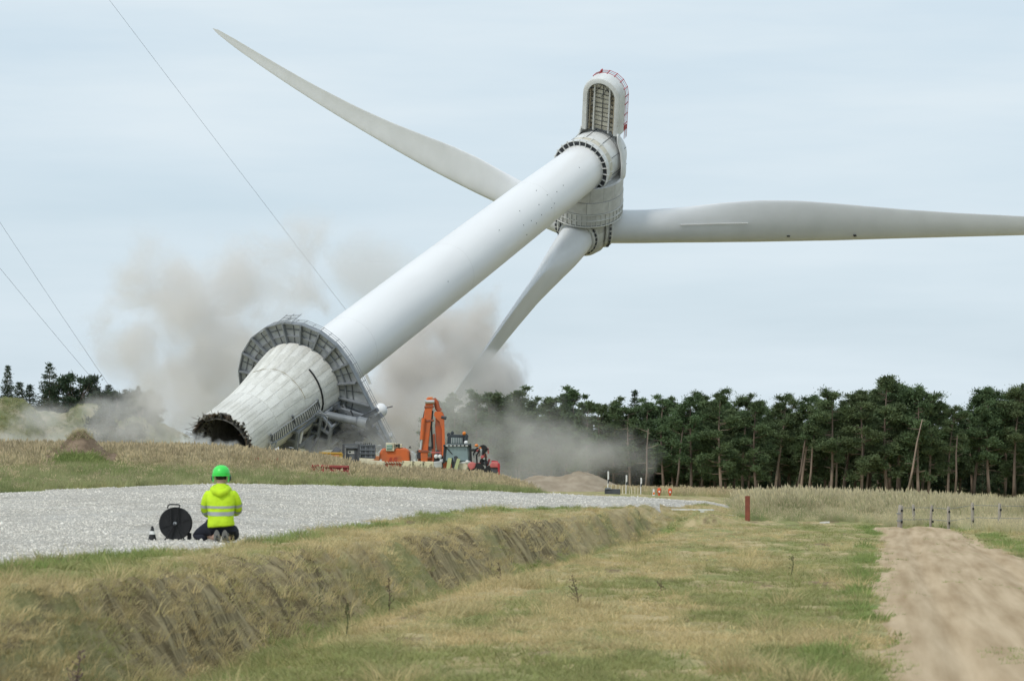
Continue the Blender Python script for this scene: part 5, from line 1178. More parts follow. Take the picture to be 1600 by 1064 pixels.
for k in range(16):
    x = r.uniform(739, 764); z = r.uniform(703, 730); m = [M_pink, M_dark, M_ord, M_black, M_lgrey, M_pink][k % 6]
    MB().box((0, 0, 0), (r.uniform(.12, .42), r.uniform(.2, .5), r.uniform(.15, .45)), Matrix.Rotation(r.uniform(-.6, .6), 3, 'Y')).build('engine_block', m, t, bevel=.03).location = P(t, x, z, r.uniform(-.3, .3), rx, ry)
for pts in (((740, 712), (743, 704), (748, 701)), ((752, 726), (755, 708), (760, 701), (763, 704)), ((746, 728), (745, 712), (750, 705)), ((760, 730), (759, 714), (757, 706))): MB().tube([P(t, *q, -.35, rx, ry) for q in pts], .05, 6).build('hose', M_black, t, True, 50)
MB().tube([P(t, 755, 703, -.2, rx, ry), P(t, 755.2, 703, .0, rx, ry)], .26, 14).build('steering_wheel', M_black, t, True, 50)
for x, z in ((745, 697.5), (751, 701.5)): MB().ball(P(t, x, z, -.1, rx, ry), .12, 10, 6, (1, 1, .8)).build('beacon', M_lamp, t, True)
MB().bar(P(t, 762, 701, -.2, rx, ry), P(t, 763, 710, -.2, rx, ry), .09).build('tail_lamp', M_pink, t)

# stores by the machines
t = mach('steel_cage', 549, 722, 'dark open steel frame box with a white notice plate, left of the fenced crate', 'container', Y=236)
for x in (537.5, 561): MB().bar(P(t, x, 695, -.6, 549, 722), P(t, x, 722, -.6, 549, 722), .14).build('corner_post', M_dark, t)
for z in (695, 699): MB().bar(P(t, 536.5, z, -.6, 549, 722), P(t, 562, z, -.6, 549, 722), .12).build('top_rail', M_gsd, t)
poly_plate(t, [(541, 700), (558, 700), (558, 722), (541, 722)], 549, 722, -.4, .9, 'panel', M_gsd, .03)
MB().box(P(t, 549, 706.5, -.43, 549, 722), (.58, .04, .2)).build('notice', M_wht, t); MB().tube([P(t, 547.2, 706.5, -.46, 549, 722), P(t, 547.2, 706.5, -.44, 549, 722)], .06, 12).build('notice_dot', M_black, t)
MB().tube([P(t, x, z, -.5, 549, 722) for x, z in ((541, 699), (546, 702), (553, 702), (558, 699))], .06, 6).build('hose', M_dark, t, True)
for x in (543, 555, 558): MB().bar(P(t, x, 700, -.5, 549, 722), P(t, x, 722, -.5, 549, 722), .08).build('slat', M_dark, t)
t = mach('slatted_crate', 574, 722, 'dark slatted steel crate between the notice box and the boom lift', 'crate', Y=236.5)
poly_plate(t, [(563, 696), (585.5, 696), (585.5, 716), (563, 716)], 574, 722, .2, 1.4, 'back_panel', M_cab, .02)
for k in range(9): MB().bar(P(t, 563.5 + k * 2.7, 695.5, .1, 574, 722), P(t, 563.5 + k * 2.7, 716, .1, 574, 722), .07).build('slat', M_gsd if k % 3 else M_gs, t)
for z in (696, 703, 709, 715.5): MB().bar(P(t, 562.5, z, .05, 574, 722), P(t, 586, z, .05, 574, 722), .08).build('rail', M_gsd, t)
for k in range(6): MB().bar(P(t, 564 + k * 3.2, 692 + k % 2, .3, 574, 722), P(t, 564 + k * 3.2, 696, .3, 574, 722), .06).build('top_pin', M_dark, t)
def blk(name, pts, x0, y0, Y, m, label, cat, d=.9, group=None):
    t = mach(name, x0, y0, label, cat, group, Y); poly_plate(t, pts, x0, y0, 0, d, 'body', m, .04); return t
t = blk('yellow_skip', [(500, 708), (534, 708.5), (533, 722), (503, 722)], 517, 722, 233, M_yel, 'yellow skip half hidden in the grass left of the dark frame box', 'skip', 1.6)
for k in range(3): MB().box(P(t, 508 + k * 9, 712, -.02, 517, 722), (.28, .06, .1)).build('lug', M_orl, t)
MB().bar(P(t, 500, 707.5, -.03, 517, 722), P(t, 534, 708, -.03, 517, 722), .12, .08).build('rim', M_yel, t)
blk('orange_board', [(577, 712), (594, 712.5), (594, 720), (577, 720)], 585, 722, 238.6, M_orl, 'orange yellow board behind the cream slab beside the boom lift', 'board', .3)
t = blk('concrete_slab', [(562, 718), (579, 719), (600, 721), (600, 732), (562, 731)], 581, 732, 231, M_cream, 'long cream concrete slab lying in front of the slatted crate', 'slab', 1.0)
MB().bar(P(t, 562, 716.8, .1, 581, 732), P(t, 584, 718, .1, 581, 732), .07).build('plank', M_cream, t)
m_peel = mat('peeling_cream', (.68, .62, .42), (.16, .14, .10), scale=3.2, rough=.9, detail=9, lo=.52, hi=.60)
for k, (a, b) in enumerate(((628, 644), (644.5, 660), (660.5, 677))):
    blk('concrete_block', [(a, 720.5 + k * .3), (b, 720.8 + k * .3), (b, 736), (a, 736)], (a + b) / 2, 736, 230 + k * .4, m_peel, ['cream flaking concrete block next to the boom lift', 'cream flaking concrete block in the middle of the row of three', 'cream flaking concrete block under the excavator boom'][k], 'concrete block', 1.1, 'flaking concrete blocks in front of the excavator')
# red barrier boards in the long grass of the bank
M_fred = mk('faded_red', (.42, .075, .07), (.33, .09, .08), scale=3, rough=.8)
def barrier(x0, x1, yt, yb, Y, label, tilt=0):
    s = F / Y; t = thing('red_barrier', at((x0 + x1) / 2, yb, Y), label, 'barrier', 'red barriers in the bank grass'); w = (x1 - x0) / s; h = (yb - yt) / s
    MB().box((0, 0, h * .82), (w, .12, h * .28)).build('top_board', M_fred, t, bevel=.01).rotation_euler = (0, tilt, 0)
    MB().box((0, .02, h * .42), (w, .05, h * .55)).build('panel', mk('dull_red', (.36, .05, .05)), t).rotation_euler = (0, tilt, 0)
    for x in (-w / 2, -w / 6, w / 6, w / 2): MB().box((x, .04, h * .25), (.07, .1, h * 1.3)).build('upright', M_fred, t)
barrier(388, 448, 715, 728, 147, 'red barrier board in the long grass, the left and longer one', .02)
barrier(486, 544, 726, 738, 140, 'red barrier board in the long grass below the yellow skip', .035)

# ------------------------------------------------------------------ markers and posts
for k, (px, yt, yb) in enumerate(((949.5, 736, 772), (978, 742, 772), (1001, 746, 773))):
    Y = 213 + k * 2; b = at(px, yb, Y); b.z = min(b.z, tz(b.x, b.y)); h = at(px, yt, Y).z - b.z
    t = thing('marker_post', b, ['tall white marker post rising from the concrete block, leftmost of three', 'tall white marker post in the middle of the row of stakes', 'tall white marker post at the right end of the row of stakes'][k], 'post', 'tall white marker posts')
    MB().tube([(0, 0, 0), (.02, 0, h)], .03, 8).build('post', M_wht, t, True, 50); MB().box((.03, -.05, h * .82), (.09, .04, h * .34)).build('white_board', M_wht, t); MB().box((.03, -.05, h * .55), (.07, .05, h * .14)).build('dark_band', M_dark, t)
for k, px in enumerate((955, 962, 968, 972.5, 983.5, 987, 992, 996.5)):
    Y = 212 + k * .8; b = at(px, 771, Y); b.z = min(b.z, tz(b.x, b.y)); h = at(px, 757 + k * .6, Y).z - b.z
    o = MB().bar((0, 0, 0), (.02 * math.sin(k), 0, h), .05).build('short_stake', M_cream, None); o.location = b
    tag(o, 'short pale wooden stake, %s from the left in the row between the tall markers' % ['first', 'second', 'third', 'fourth', 'fifth', 'sixth', 'seventh', 'eighth'][k], 'stake', 'short stakes by the road')
b = at(957, 773, 210); b.z = tz(b.x, b.y)
t = thing('dark_block', b, 'low dark concrete block at the foot of the leftmost white marker', 'concrete block'); MB().box((0, 0, .12), (.85, .5, .3)).build('body', M_dark, t, bevel=.03); MB().box((-.25, -.1, .3), (.3, .4, .08)).build('cap', M_gs, t)
for k, (px, yt, yb) in enumerate(((1021.5, 764, 777), (1030, 762, 780), (1047, 762.5, 781))):
    Y = 196 + k; s = F / Y; b = at(px, yb, Y); b.z = min(b.z, tz(b.x, b.y)); h = at(px, yt, Y).z - b.z
    t = thing('orange_marker', b, ['slim white and orange marker, leftmost of the three by the road', 'orange marker with round head, in the middle of the three', 'orange marker with round head, rightmost of the three'][k], 'marker', 'orange markers by the road')
    if k == 0: MB().tube([(0, 0, 0), (0, 0, h)], [.08, .05], 10).build('post', M_wht, t, True, 50); MB().box((0, -.07, h * .5), (.10, .03, h * .25)).build('orange_band', M_lamp, t)
    else:
        MB().lathe([(.12, 0), (.12, .05), (.055, .08), (.06, h * .5), (.10, h * .6), (.105, h * .9), (.05, h), (.01, h)], 16).build('post', mk('marker_orange', (.75, .14, .05)), t, True, 40)
        MB().tube([(0, -.17, h * .68), (0, -.14, h * .68)], .05, 12).build('reflector', M_wht, t)
b = at(1168, 803, 117); b.z = tz(b.x, b.y) - .05; h = at(1168, 774.5, 117).z - b.z
o = MB().box((0, 0, h / 2), (.145, .12, h)).build('brown_post', M_brick, None, bevel=.01); o.location = b; tag(o, 'rusty brown square post standing at the left end of the tall pale grass', 'post')
for k, (x0, x1, y) in enumerate(((1050, 1115, 801), (1095, 1155, 804), (1170, 1184, 808), (1283, 1294, 817))):
    Y = 124 - k * 1.5 if k < 3 else 114; a = at(x0, y, Y); b_ = at(x1, y + 2, Y - .6); a.z = tz(a.x, a.y) + .03; b_.z = tz(b_.x, b_.y) + .03
    o = MB().bar((0, 0, 0), b_ - a, .09, .05).build('edging_board', M_wht, None); o.location = a
    tag(o, ['long thin white edging strip lying in the turf by the end of the ditch', 'thin white edging strip lying just left of the brown post', 'short white strip lying at the foot of the brown post', 'small white strip alone in the turf right of the brown post'][k], 'edging strip')
o = MB().bar((0, 0, 0), (0, 0, .42), .05).build('small_stake', M_wht, None); o.location = ground_at(1150, 150); tag(o, 'tiny white stake in the golden grass just left of the brown post', 'stake')

posts = [(1405.5, 789, 822, 106, .17), (1428, 788, 806, 110, .10), (1453.5, 789, 815, 107, .09), (1482.5, 791, 822, 105, .10), (1520, 785, 822, 104, .10), (1561, 786, 826, 102, .10)]
t = thing('post_fence', ground_at(1480, 105), 'old wooden post fence running along the pale growth right of the sandy track', 'fence')
tops_ = []
for k, (px, yt, yb, Y, w) in enumerate(posts):
    g = ground_at(px, Y); h = at(px, yt, Y).z - g.z + .15; b = MB(); r = random.Random(k); tl = r.uniform(-.03, .05)
    w *= .85; b.tube([(0, 0, -.15), (tl * .5, 0, h * .5), (tl, .01, h - .17), (tl + .005, .01, h - .15)], [w / 2, w / 2 * 1.03, w / 2 * .95, w / 2 * .75], 9)
    o = obj('post', b.mesh('post', M_wood, True, 40), t); o.location = g - t.location
    for zz in (h * .35, h * .75): q = MB().box((tl + .02, -w / 2, zz - .1), (.05, .05, .06)).build('insulator', M_black, o)
    tops_.append((g - t.location) + Vector((tl, -w / 2, h)))
    if k == 0:
        for zz in (.25, .5): MB().tube([(0, 0, zz * h), (0, 0, zz * h + .03)], w / 2 + .01, 10).build('wire_wrap', M_gs, o)
order = [tops_[i] for i in (0, 2, 3, 4, 5)]
for dz in (.22, .55): MB().tube([p - Vector((0, 0, dz)) for p in order] + [order[-1] + Vector((4, -3, -dz))], .006, 4).build('fence_wire', M_gs, t)

# ------------------------------------------------------------------ withered weed stalks
M_weed = mk('dead_stalk', (.10, .075, .05), (.16, .12, .07), scale=6, rough=1)
M_weedg = mk('green_stalk', (.10, .13, .05), (.14, .12, .06), scale=6, rough=1)
def weed(px, Y, h, lean, seed, label, m=M_weed, bushy=1.0):
    r = random.Random(seed); t = thing('weed_stalk', ground_at(px, Y) - Vector((0, 0, .03)), label, 'weed', 'dead weed stalks in the field'); b = MB()
    top = Vector((lean * h, 0, h)); b.tube([(0, 0, 0), top * .5 + Vector((.02, .01, 0)), top], [.010, .007, .003], 5); b.build('stem', m, t)
    l = MB()
    for k in range(int(16 * bushy)):
        u = r.uniform(.25, 1); p = top * u; an = r.uniform(0, 6.28); ln = r.uniform(.03, .13) * (1.25 - u); e = p + Vector((math.cos(an) * ln, math.sin(an) * ln, ln * r.uniform(.2, 1.2)))
        l.tube([p, e], [.005, .003], 3, False); s = r.uniform(.004, .010); l.ball(e, s, 5, 3, (1, 1, 1.6))
    l.build('seed_heads', m, t)
weed(905, 47, .42, -.22, 1, 'dark dead weed stalk leaning left in the open turf right of the ditch')
weed(607, 53, .62, .0, 2, 'tall upright brown weed stalk at the ditch edge')
weed(548, 52, .50, -.15, 3, 'brown weed stalk bending left over the ditch edge')
weed(497, 50, .42, .03, 4, 'faint green brown stalk standing in the ditch', M_weedg)
weed(540, 41, .38, .02, 5, 'thin stalk low in the field below the bent weed', M_weedg, .6)
weed(1235, 60, .36, .12, 6, 'small green stalk left of the bright grass strip by the track', M_weedg, .8)
weed(100, 30.6, .62, .22, 7, 'blurred purple brown weed standing near the lower left corner', mk('purple_stalk', (.16, .10, .09)), 2.2)
weed(1030, 52, .22, .1, 8, 'short dark stalk in the middle of the field', M_weed, .6)
weed(782, 58, .34, -.1, 9, 'short withered stalk on the near lip of the ditch', M_weed, .9)

# ------------------------------------------------------------------ the kneeling man, cable reel and cone
PY = 57.0; S_ = F / PY
def skin(name, pts, edges, radii, m, parent, sub=2):
    me = bpy.data.meshes.new(name); me.from_pydata([tuple(p) for p in pts], edges, []); me.materials.append(m)
    o = obj(name, me, parent); sk = o.modifiers.new('skin', 'SKIN'); sk.use_smooth_shade = True
    for i, r in enumerate(radii): me.skin_vertices[0].data[i].radius = r if isinstance(r, tuple) else (r, r)
    me.skin_vertices[0].data[0].use_root = True
    s = o.modifiers.new('sub', 'SUBSURF'); s.levels = s.render_levels = sub; return o
pg = ground_at(345, PY); pg.z += .02
man = thing('person', pg, 'worker kneeling on the gravel with back to us in yellow hi-vis jacket and green helmet', 'person')
M_skin = mat('skin', (.52, .33, .25), rough=.6); M_hv = mat('hi_vis_yellow', (.60, .86, .02), (.52, .76, .02), scale=7, rough=.75, bump=.03, bscale=7, detail=3)
M_refl = mat('reflective_tape', (.42, .44, .44), (.34, .36, .36), scale=8, rough=.4); M_navy = mat('navy_trousers', (.014, .016, .026), (.022, .024, .036), scale=5, rough=.9, bump=.01, bscale=10)
M_helm = mat('green_helmet', (.08, .80, .11), (.06, .68, .09), scale=6, rough=.35); M_sole = mat('grey_soles', (.20, .195, .18), (.13, .125, .115), scale=9, rough=.9, bump=.006, bscale=20); M_hair = mat('dark_hair', (.03, .022, .018), rough=.9)
bp_ = [(0, .02, .24), (0, .0, .42), (0, .02, .60), (0, .04, .74), (0, .055, .85), (0, .08, .94), (0, .09, 1.04),
       (-.17, .04, .70), (-.24, .10, .50), (-.15, .30, .38), (-.11, .36, .36), (.17, .04, .70), (.245, .12, .50), (.16, .32, .42), (.12, .38, .40),
       (-.11, .06, .22), (-.30, .36, .11), (-.10, .02, .07), (-.06, -.16, .07), (.10, .06, .22), (.16, .42, .09), (.09, .05, .07), (.07, -.16, .07)]
be = [(0, 1), (1, 2), (2, 3), (3, 4), (4, 5), (5, 6), (3, 7), (7, 8), (8, 9), (9, 10), (3, 11), (11, 12), (12, 13), (13, 14), (0, 15), (15, 16), (16, 17), (17, 18), (0, 19), (19, 20), (20, 21), (21, 22)]
br_ = [.13, .12, .14, .11, .055, .085, .075, .06, .045, .032, .035, .06, .045, .032, .035, .085, .06, .05, .04, .085, .06, .05, .04]
skin('body', bp_, be, br_, M_skin, man)
for sx, hx, hy, hz in ((-1, -.105, .365, .36), (1, .115, .385, .40)):
    for k in range(5):
        if k < 4: pts = [(hx + (k - 1.5) * .018, hy, hz), (hx + (k - 1.5) * .02, hy + .05 + .006 * (k in (1, 2)), hz - .01), (hx + (k - 1.5) * .018, hy + .075, hz - .035)]
        else: pts = [(hx - sx * .03, hy - .02, hz), (hx - sx * .05, hy + .015, hz - .01), (hx - sx * .045, hy + .04, hz - .025)]
        skin('finger', pts, [(0, 1), (1, 2)], [.010, .009, .008], M_skin, man, 1)
MB().ball((0, .185, 1.0), .018, 8, 5, (1, 1.2, 1.4)).build('nose', M_skin, man, True)
for sx in (-1, 1): MB().ball((sx * .032, .165, 1.03), .011, 8, 5).build('eye', M_wht, man, True)
MB().ball((0, .17, .965), .022, 8, 4, (1, .5, .3)).build('mouth', M_pink, man, True)
# jacket: lofted torso with soft folds, sleeves and hood in one garment
jk = MB(); secs = [(.215, .195, .150, .00), (.235, .205, .158, .0), (.30, .198, .152, .0), (.38, .190, .146, .0), (.46, .196, .15, .01), (.56, .212, .152, .015), (.64, .222, .148, .02), (.70, .215, .138, .025), (.755, .185, .118, .03), (.80, .135, .10, .04), (.84, .085, .085, .05), (.865, .07, .078, .06)]
nj = 40; vs = []
for z, rx_, ry_, yo in secs:
    for k in range(nj):
        a = 2 * PI * k / nj; w = 1 + .022 * math.sin(a * 5 + z * 30) * (z < .5) + .012 * math.sin(a * 9 - z * 22); se = lambda c: abs(c) ** .82 * (1 if c > 0 else -1)
        vs.append((rx_ * se(math.cos(a)) * w, yo + ry_ * se(math.sin(a)) * w, z + (.018 * math.cos(a) if z < .25 else 0)))
m = len(secs); jk.add(vs, [(i * nj + k, i * nj + (k + 1) % nj, (i + 1) * nj + (k + 1) % nj, (i + 1) * nj + k) for i in range(m - 1) for k in range(nj)] + [tuple(range(nj - 1, -1, -1))])
jacket = jk.build('jacket', M_hv, man, True, 80); s = jacket.modifiers.new('sub', 'SUBSURF'); s.levels = s.render_levels = 1
sl = {-1: [(-.13, .03, .735), (-.195, .03, .68), (-.235, .055, .58), (-.245, .085, .50), (-.225, .17, .42), (-.165, .29, .385)], 1: [(.13, .03, .735), (.195, .03, .68), (.238, .06, .59), (.25, .10, .51), (.225, .19, .44), (.17, .31, .42)]}
for sx in (-1, 1):
    o = skin('sleeve', sl[sx], [(i, i + 1) for i in range(5)], [(.075, .085), .083, .074, .072, .066, .052], M_hv, jacket)
    for i, f0, w in ((2, .30, .042), (3, .28, .052)):
        a = Vector(sl[sx][i]).lerp(Vector(sl[sx][i + 1]), f0); b = Vector(sl[sx][i]).lerp(Vector(sl[sx][i + 1]), f0 + .45); d = (b - a).normalized() * w
        MB().tube([a, a + d], [.0725 if i == 2 else .0695] * 2, 20, False).build('sleeve_tape', M_refl, o, True)
def band(z0, z1):
    b = MB(); vs = []; zz = [q[0] for q in secs]; sq = [z0, (z0 + z1) / 2, z1]
    for z in sq:
        rx_ = np.interp(z, zz, [q[1] for q in secs]) + .004; ry_ = np.interp(z, zz, [q[2] for q in secs]) + .004; yo = np.interp(z, zz, [q[3] for q in secs])
        for k in range(nj):
            a = 2 * PI * k / nj; w = 1 + .022 * math.sin(a * 5 + z * 30) * (z < .5) + .012 * math.sin(a * 9 - z * 22); se = lambda c: abs(c) ** .82 * (1 if c > 0 else -1)
            vs.append((rx_ * se(math.cos(a)) * w, yo + ry_ * se(math.sin(a)) * w, z - .012 * abs(math.sin(a))))
    b.add(vs, [(i * nj + k, i * nj + (k + 1) % nj, (i + 1) * nj + (k + 1) % nj, (i + 1) * nj + k) for i in range(2) for k in range(nj)]); return b.build('reflective_band', M_refl, jacket, True)
band(.395, .455); band(.505, .54)
hd = MB(); hd.tube([(-.115, .0, .775), (-.075, -.10, .74), (0, -.125, .715), (.075, -.10, .74), (.115, .0, .775), (.08, .08, .81), (0, .10, .825), (-.08, .08, .81), (-.115, .0, .775)], [.052, .055, .062, .055, .052, .045, .04, .045, .052], 10); hd.build('hood', M_hv, jacket, True, 80)
MB().ball((0, -.06, .76), .10, 14, 8, (1.05, .75, .75)).build('hood_back', M_hv, jacket, True)
# trousers spread on the ground, knees forward, soles behind
skin('trousers', [(0, .03, .25), (-.12, .05, .22), (-.29, .18, .15), (-.40, .26, .07), (-.22, .08, .06), (.11, .06, .21), (.17, .28, .13), (.16, .44, .08), (.12, .10, .07), (.165, .0, .12)],
     [(0, 1), (1, 2), (2, 3), (3, 4), (0, 5), (5, 6), (6, 7), (7, 8), (5, 9)], [(.16, .13), .125, .105, .085, .075, .12, .10, .09, .075, .06], M_navy, man)
for x in (-.045, .075):
    b = MB(); b.tube([(x, -.02, .07), (x, -.12, .10), (x + .005, -.17, .125), (x + .005, -.18, .03), (x, -.175, .02)], [.05, .052, .05, .046, .03], 12); o = b.build('boot', M_cab, man, True, 60)
    q = []
    for k in range(20):
        a = 2 * PI * k / 20; q.append((x + .047 * math.cos(a) * (1 - .12 * math.sin(a)), .085 + .095 * math.sin(a)))
    p = MB(); vs = [(u, -.215, v) for u, v in q] + [(u, -.19, v) for u, v in q]; p.add(vs, [tuple(range(20)), tuple(range(39, 19, -1))] + [(i, 20 + i, 20 + (i + 1) % 20, (i + 1) % 20) for i in range(20)]); p.build('sole', M_sole, o, False, bevel=.005)
# helmet with ear defenders
hm = MB(); hm.lathe([(.128, .0), (.130, .03), (.124, .07), (.105, .11), (.07, .14), (.03, .152), (.002, .155)], 28); helm = hm.build('helmet', M_helm, man, True, 60); helm.location = (0, .08, .985); helm.scale = (1, 1.15, 1); helm.modifiers.new('t', 'SOLIDIFY').thickness = .006
MB().lathe([(.130, -.012), (.140, -.01), (.140, .006), (.130, .01)], 28).build('brim', M_helm, helm, True, 40)
b = MB(); vs = []
for z, r in ((-.035, .122), (.02, .129)):
    for k in range(13): a = PI + (PI * k / 12) ; vs.append((r * math.cos(a), r * math.sin(a), z - (.05 * math.sin((a - PI)) if z < 0 else 0) * -.6))
b.add(vs, [(k, k + 1, 13 + k + 1, 13 + k) for k in range(12)]); o = b.build('neck_guard', M_helm, helm, True); o.modifiers.new('t', 'SOLIDIFY').thickness = .005
for sx in (-1, 1):
    MB().ball((sx * .128, .0, -.035), .042, 12, 8, (.55, 1, 1.25)).build('ear_cup', M_cab, helm, True)
    MB().bar((sx * .122, -.04, .02), (sx * .112, -.06, -.095), .012, .02).build('chin_strap', M_helm, helm)
MB().ball((0, .08, .965), .088, 14, 8, (.95, 1.05, 1)).build('hair', M_hair, man, True)

M_blk = mat('black_steel', (.009, .009, .010), (.016, .016, .017), scale=6, rough=.55)
rg = ground_at(274.5, PY + .25); t = thing('cable_reel', rg, 'black cable reel standing on its frame beside the kneeling worker', 'cable reel')
RC = .285; RR = .235
def disc(y, r, name):
    b = MB(); n = 48; prof = [(r * .2, -.004), (r * .55, -.006), (r * .9, -.004), (r, -.010), (r + .008, 0), (r, .010), (r * .9, .006), (r * .2, .004)]
    b.lathe(prof, n, M=Matrix.Translation((0, y, RC)) @ Matrix.Rotation(PI / 2, 4, 'X')); return b.build(name, M_blk, t, True, 40)
f1 = disc(-.09, RR, 'flange'); disc(.09, RR, 'flange')
MB().tube([(0, -.10, RC), (0, .10, RC)], .12, 24).build('wound_cable', M_black, t, True, 40); MB().tube([(0, -.13, RC), (0, .13, RC)], .028, 12).build('axle', M_gs, t, True, 40)
for k in range(6):
    a = k * PI / 3 + .3; MB().bar((.03 * math.cos(a), -.102, RC + .03 * math.sin(a)), (.22 * math.cos(a), -.102, RC + .22 * math.sin(a)), .014, .012, (0, 1, 0)).build('flange_rib', M_blk, f1)
MB().ball((.01, -.135, RC), .014, 8, 5).build('hub_cap', M_rail, t, True)
for y in (-.135, .135):
    MB().tube([(-.17, y * 1.25, .0), (0, y, RC), (.13, y * 1.25, .0)], .012, 8).build('frame_leg', M_blk, t, True)
    MB().tube([(-.055, y, RC), (-.062, y, RC + .21), (-.055, y, RC + .235)], .010, 8).build('upright', M_blk, t, True); MB().tube([(.055, y, RC), (.045, y, RC + .235)], .010, 8).build('upright', M_blk, t, True)
MB().tube([(-.11, -.135, RC + .225), (-.10, -.135, RC + .268), (-.07, -.13, RC + .285), (.05, -.13, RC + .282), (.075, -.135, RC + .268), (.06, -.135, RC + .235)], .011, 8).build('carry_handle', M_blk, t, True)
for x in (-.18, .14): MB().tube([(x, -.2, .012), (x + .02, .2, .012)], .012, 8).build('foot_bar', M_blk, t, True)
MB().box((.20, .05, .07), (.06, .08, .15)).build('brake_box', M_blk, t, bevel=.01)
cg = ground_at(238, PY); t = thing('traffic_cone', cg, 'small black rubber cone with a white band at the left of the cable reel', 'cone')
MB().box((0, 0, .01), (.165, .165, .022)).build('base_plate', M_blk, t, bevel=.006); MB().lathe([(.068, .02), (.050, .10), (.028, .19), (.016, .245), (.012, .248), (.001, .248)], 20).build('cone_body', M_blk, t, True, 50)
MB().lathe([(.046, .125), (.0475, .125), (.036, .175), (.035, .175)], 20).build('white_band', M_wht, t, True, 50)

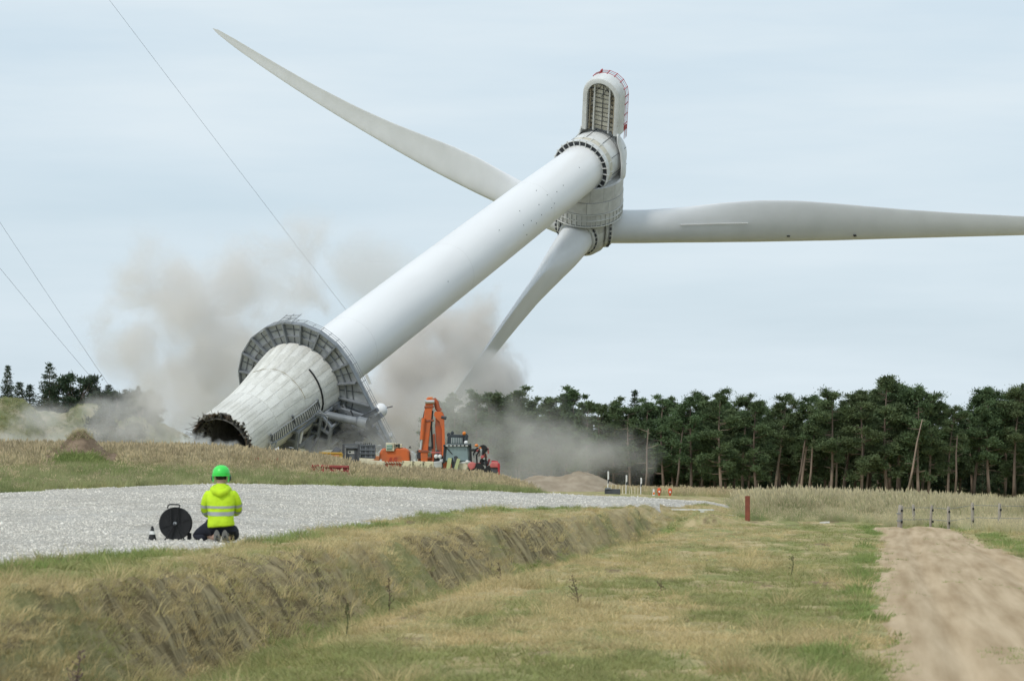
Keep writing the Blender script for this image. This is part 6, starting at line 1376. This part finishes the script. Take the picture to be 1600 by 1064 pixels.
# ------------------------------------------------------------------ dust clouds
def dust(name, label_kind, lumps, Y, dens, col, seed=0, nscale=.16, amp=1.0, soft=.45, depth=None, detail=5.0, rough=.6):
    """lumps: (photo column, photo row, half width px, half height px, depth m, dy m). One closed domain, density from lumps + noise"""
    s = F / Y; L_ = []
    for px, py, rx, ry, rd, dy in lumps: c = at(px, py, Y) + Vector((0, dy, 0)); L_.append((c, rx / s, rd, ry / s))
    pad = 1.35
    lo = Vector([min(c[i] - r[i] * pad for c, *r in L_) for i in range(3)]); hi = Vector([max(c[i] + r[i] * pad for c, *r in L_) for i in range(3)]); lo.z = max(lo.z, -1.2)
    o = MB().box((lo + hi) / 2, hi - lo).build(name, None, None); tag(o, kind='stuff')
    m = bpy.data.materials.new(name); m.use_nodes = True; nt = m.node_tree; nt.nodes.clear(); N = nt.nodes.new; K_ = nt.links.new
    out = N('ShaderNodeOutputMaterial'); pv = N('ShaderNodeVolumePrincipled'); pv.inputs['Color'].default_value = (*col, 1); pv.inputs['Anisotropy'].default_value = .0
    geo = N('ShaderNodeNewGeometry'); acc = None
    for c, rx, ry, rz in L_:
        su = N('ShaderNodeVectorMath'); su.operation = 'SUBTRACT'; K_(geo.outputs['Position'], su.inputs[0]); su.inputs[1].default_value = c
        mu = N('ShaderNodeVectorMath'); mu.operation = 'MULTIPLY'; K_(su.outputs[0], mu.inputs[0]); mu.inputs[1].default_value = (1 / rx, 1 / ry, 1 / rz)
        le = N('ShaderNodeVectorMath'); le.operation = 'LENGTH'; K_(mu.outputs[0], le.inputs[0])
        iv = N('ShaderNodeMath'); iv.operation = 'SUBTRACT'; iv.inputs[0].default_value = 1.0; K_(le.outputs['Value'], iv.inputs[1])
        if acc is None: acc = iv
        else:
            mxn = N('ShaderNodeMath'); mxn.operation = 'SMOOTH_MAX'; K_(acc.outputs[0], mxn.inputs[0]); K_(iv.outputs[0], mxn.inputs[1]); mxn.inputs[2].default_value = .55; acc = mxn
    mp_ = N('ShaderNodeMapping'); mp_.inputs['Location'].default_value = (seed * 13.7, seed * 3.1, seed * 7.3); K_(geo.outputs['Position'], mp_.inputs['Vector'])
    nz_ = N('ShaderNodeTexNoise'); nz_.inputs['Scale'].default_value = nscale; nz_.inputs['Detail'].default_value = detail; nz_.inputs['Roughness'].default_value = rough; nz_.inputs['Distortion'].default_value = .4
    K_(mp_.outputs[0], nz_.inputs['Vector'])
    sb = N('ShaderNodeMath'); sb.operation = 'MULTIPLY_ADD'; K_(nz_.outputs['Fac'], sb.inputs[0]); sb.inputs[1].default_value = amp * 2; sb.inputs[2].default_value = -amp
    ad = N('ShaderNodeMath'); ad.operation = 'ADD'; K_(acc.outputs[0], ad.inputs[0]); K_(sb.outputs[0], ad.inputs[1])
    mr = N('ShaderNodeMapRange'); mr.interpolation_type = 'SMOOTHSTEP'; mr.inputs['From Min'].default_value = .02; mr.inputs['From Max'].default_value = soft; mr.inputs['To Max'].default_value = dens
    K_(ad.outputs[0], mr.inputs['Value']); K_(mr.outputs['Result'], pv.inputs['Density']); K_(pv.outputs[0], out.inputs['Volume'])
    o.data.materials.append(m)
    return o
BR = (.96, .92, .88); GR = (.93, .915, .90)
dust('dust_cloud', 0, [(250, 450, 80, 80, 7, 0), (320, 500, 130, 110, 9, 0), (215, 530, 80, 75, 7, 0), (300, 600, 130, 90, 8, 0), (400, 440, 120, 70, 6, 0), (380, 560, 100, 120, 8, 0), (470, 385, 70, 50, 4, 0)], 424, .25, (.975, .94, .905), 1, .17, 1.75, .9, detail=7, rough=.62)
dust('dust_cloud', 0, [(650, 570, 110, 120, 8, 0), (715, 560, 75, 105, 7, 0), (755, 610, 70, 90, 7, 0), (768, 612, 62, 66, 9, -20), (690, 670, 150, 100, 8, 0), (600, 650, 90, 100, 8, 0)], 448, .38, BR, 2, .22, 1.5, .8, detail=7, rough=.62)
dust('dust_cloud', 0, [(575, 430, 90, 90, 5, 0), (620, 500, 80, 70, 5, 0), (735, 500, 50, 60, 4, 0)], 449, .15, (.95, .925, .90), 7, .14, 1.4, .95, detail=7, rough=.62)
dust('dust_cloud', 0, [(780, 690, 130, 85, 7, 0), (860, 705, 120, 75, 6, 0), (930, 715, 90, 52, 5, 0), (800, 745, 190, 40, 6, 0), (715, 640, 80, 90, 6, 0)], 352, .095, (.90, .87, .84), 3, .19, 1.5, .85, detail=7, rough=.62)
dust('ground_dust', 0, [(60, 655, 60, 32, 5, 0), (190, 672, 130, 38, 6, 0), (270, 640, 90, 70, 6, 0), (80, 690, 170, 22, 6, 0), (165, 645, 60, 40, 4, 0)], 398, .13, (.97, .94, .93), 4, .34, 1.5, .8, detail=6)
dust('ground_dust', 0, [(300, 698, 40, 22, 1.8, 0), (345, 706, 46, 20, 1.6, 0), (385, 716, 50, 14, 1.6, 0)], 377.5, .8, (.94, .93, .91), 5, .8, 1.3, .6)
dust('ground_dust', 0, [(520, 715, 110, 32, 2.5, 0), (585, 690, 60, 48, 2.5, 0), (480, 704, 50, 30, 2, 0)], 389, .17, (.90, .88, .86), 6, .5, 1.2, .7)
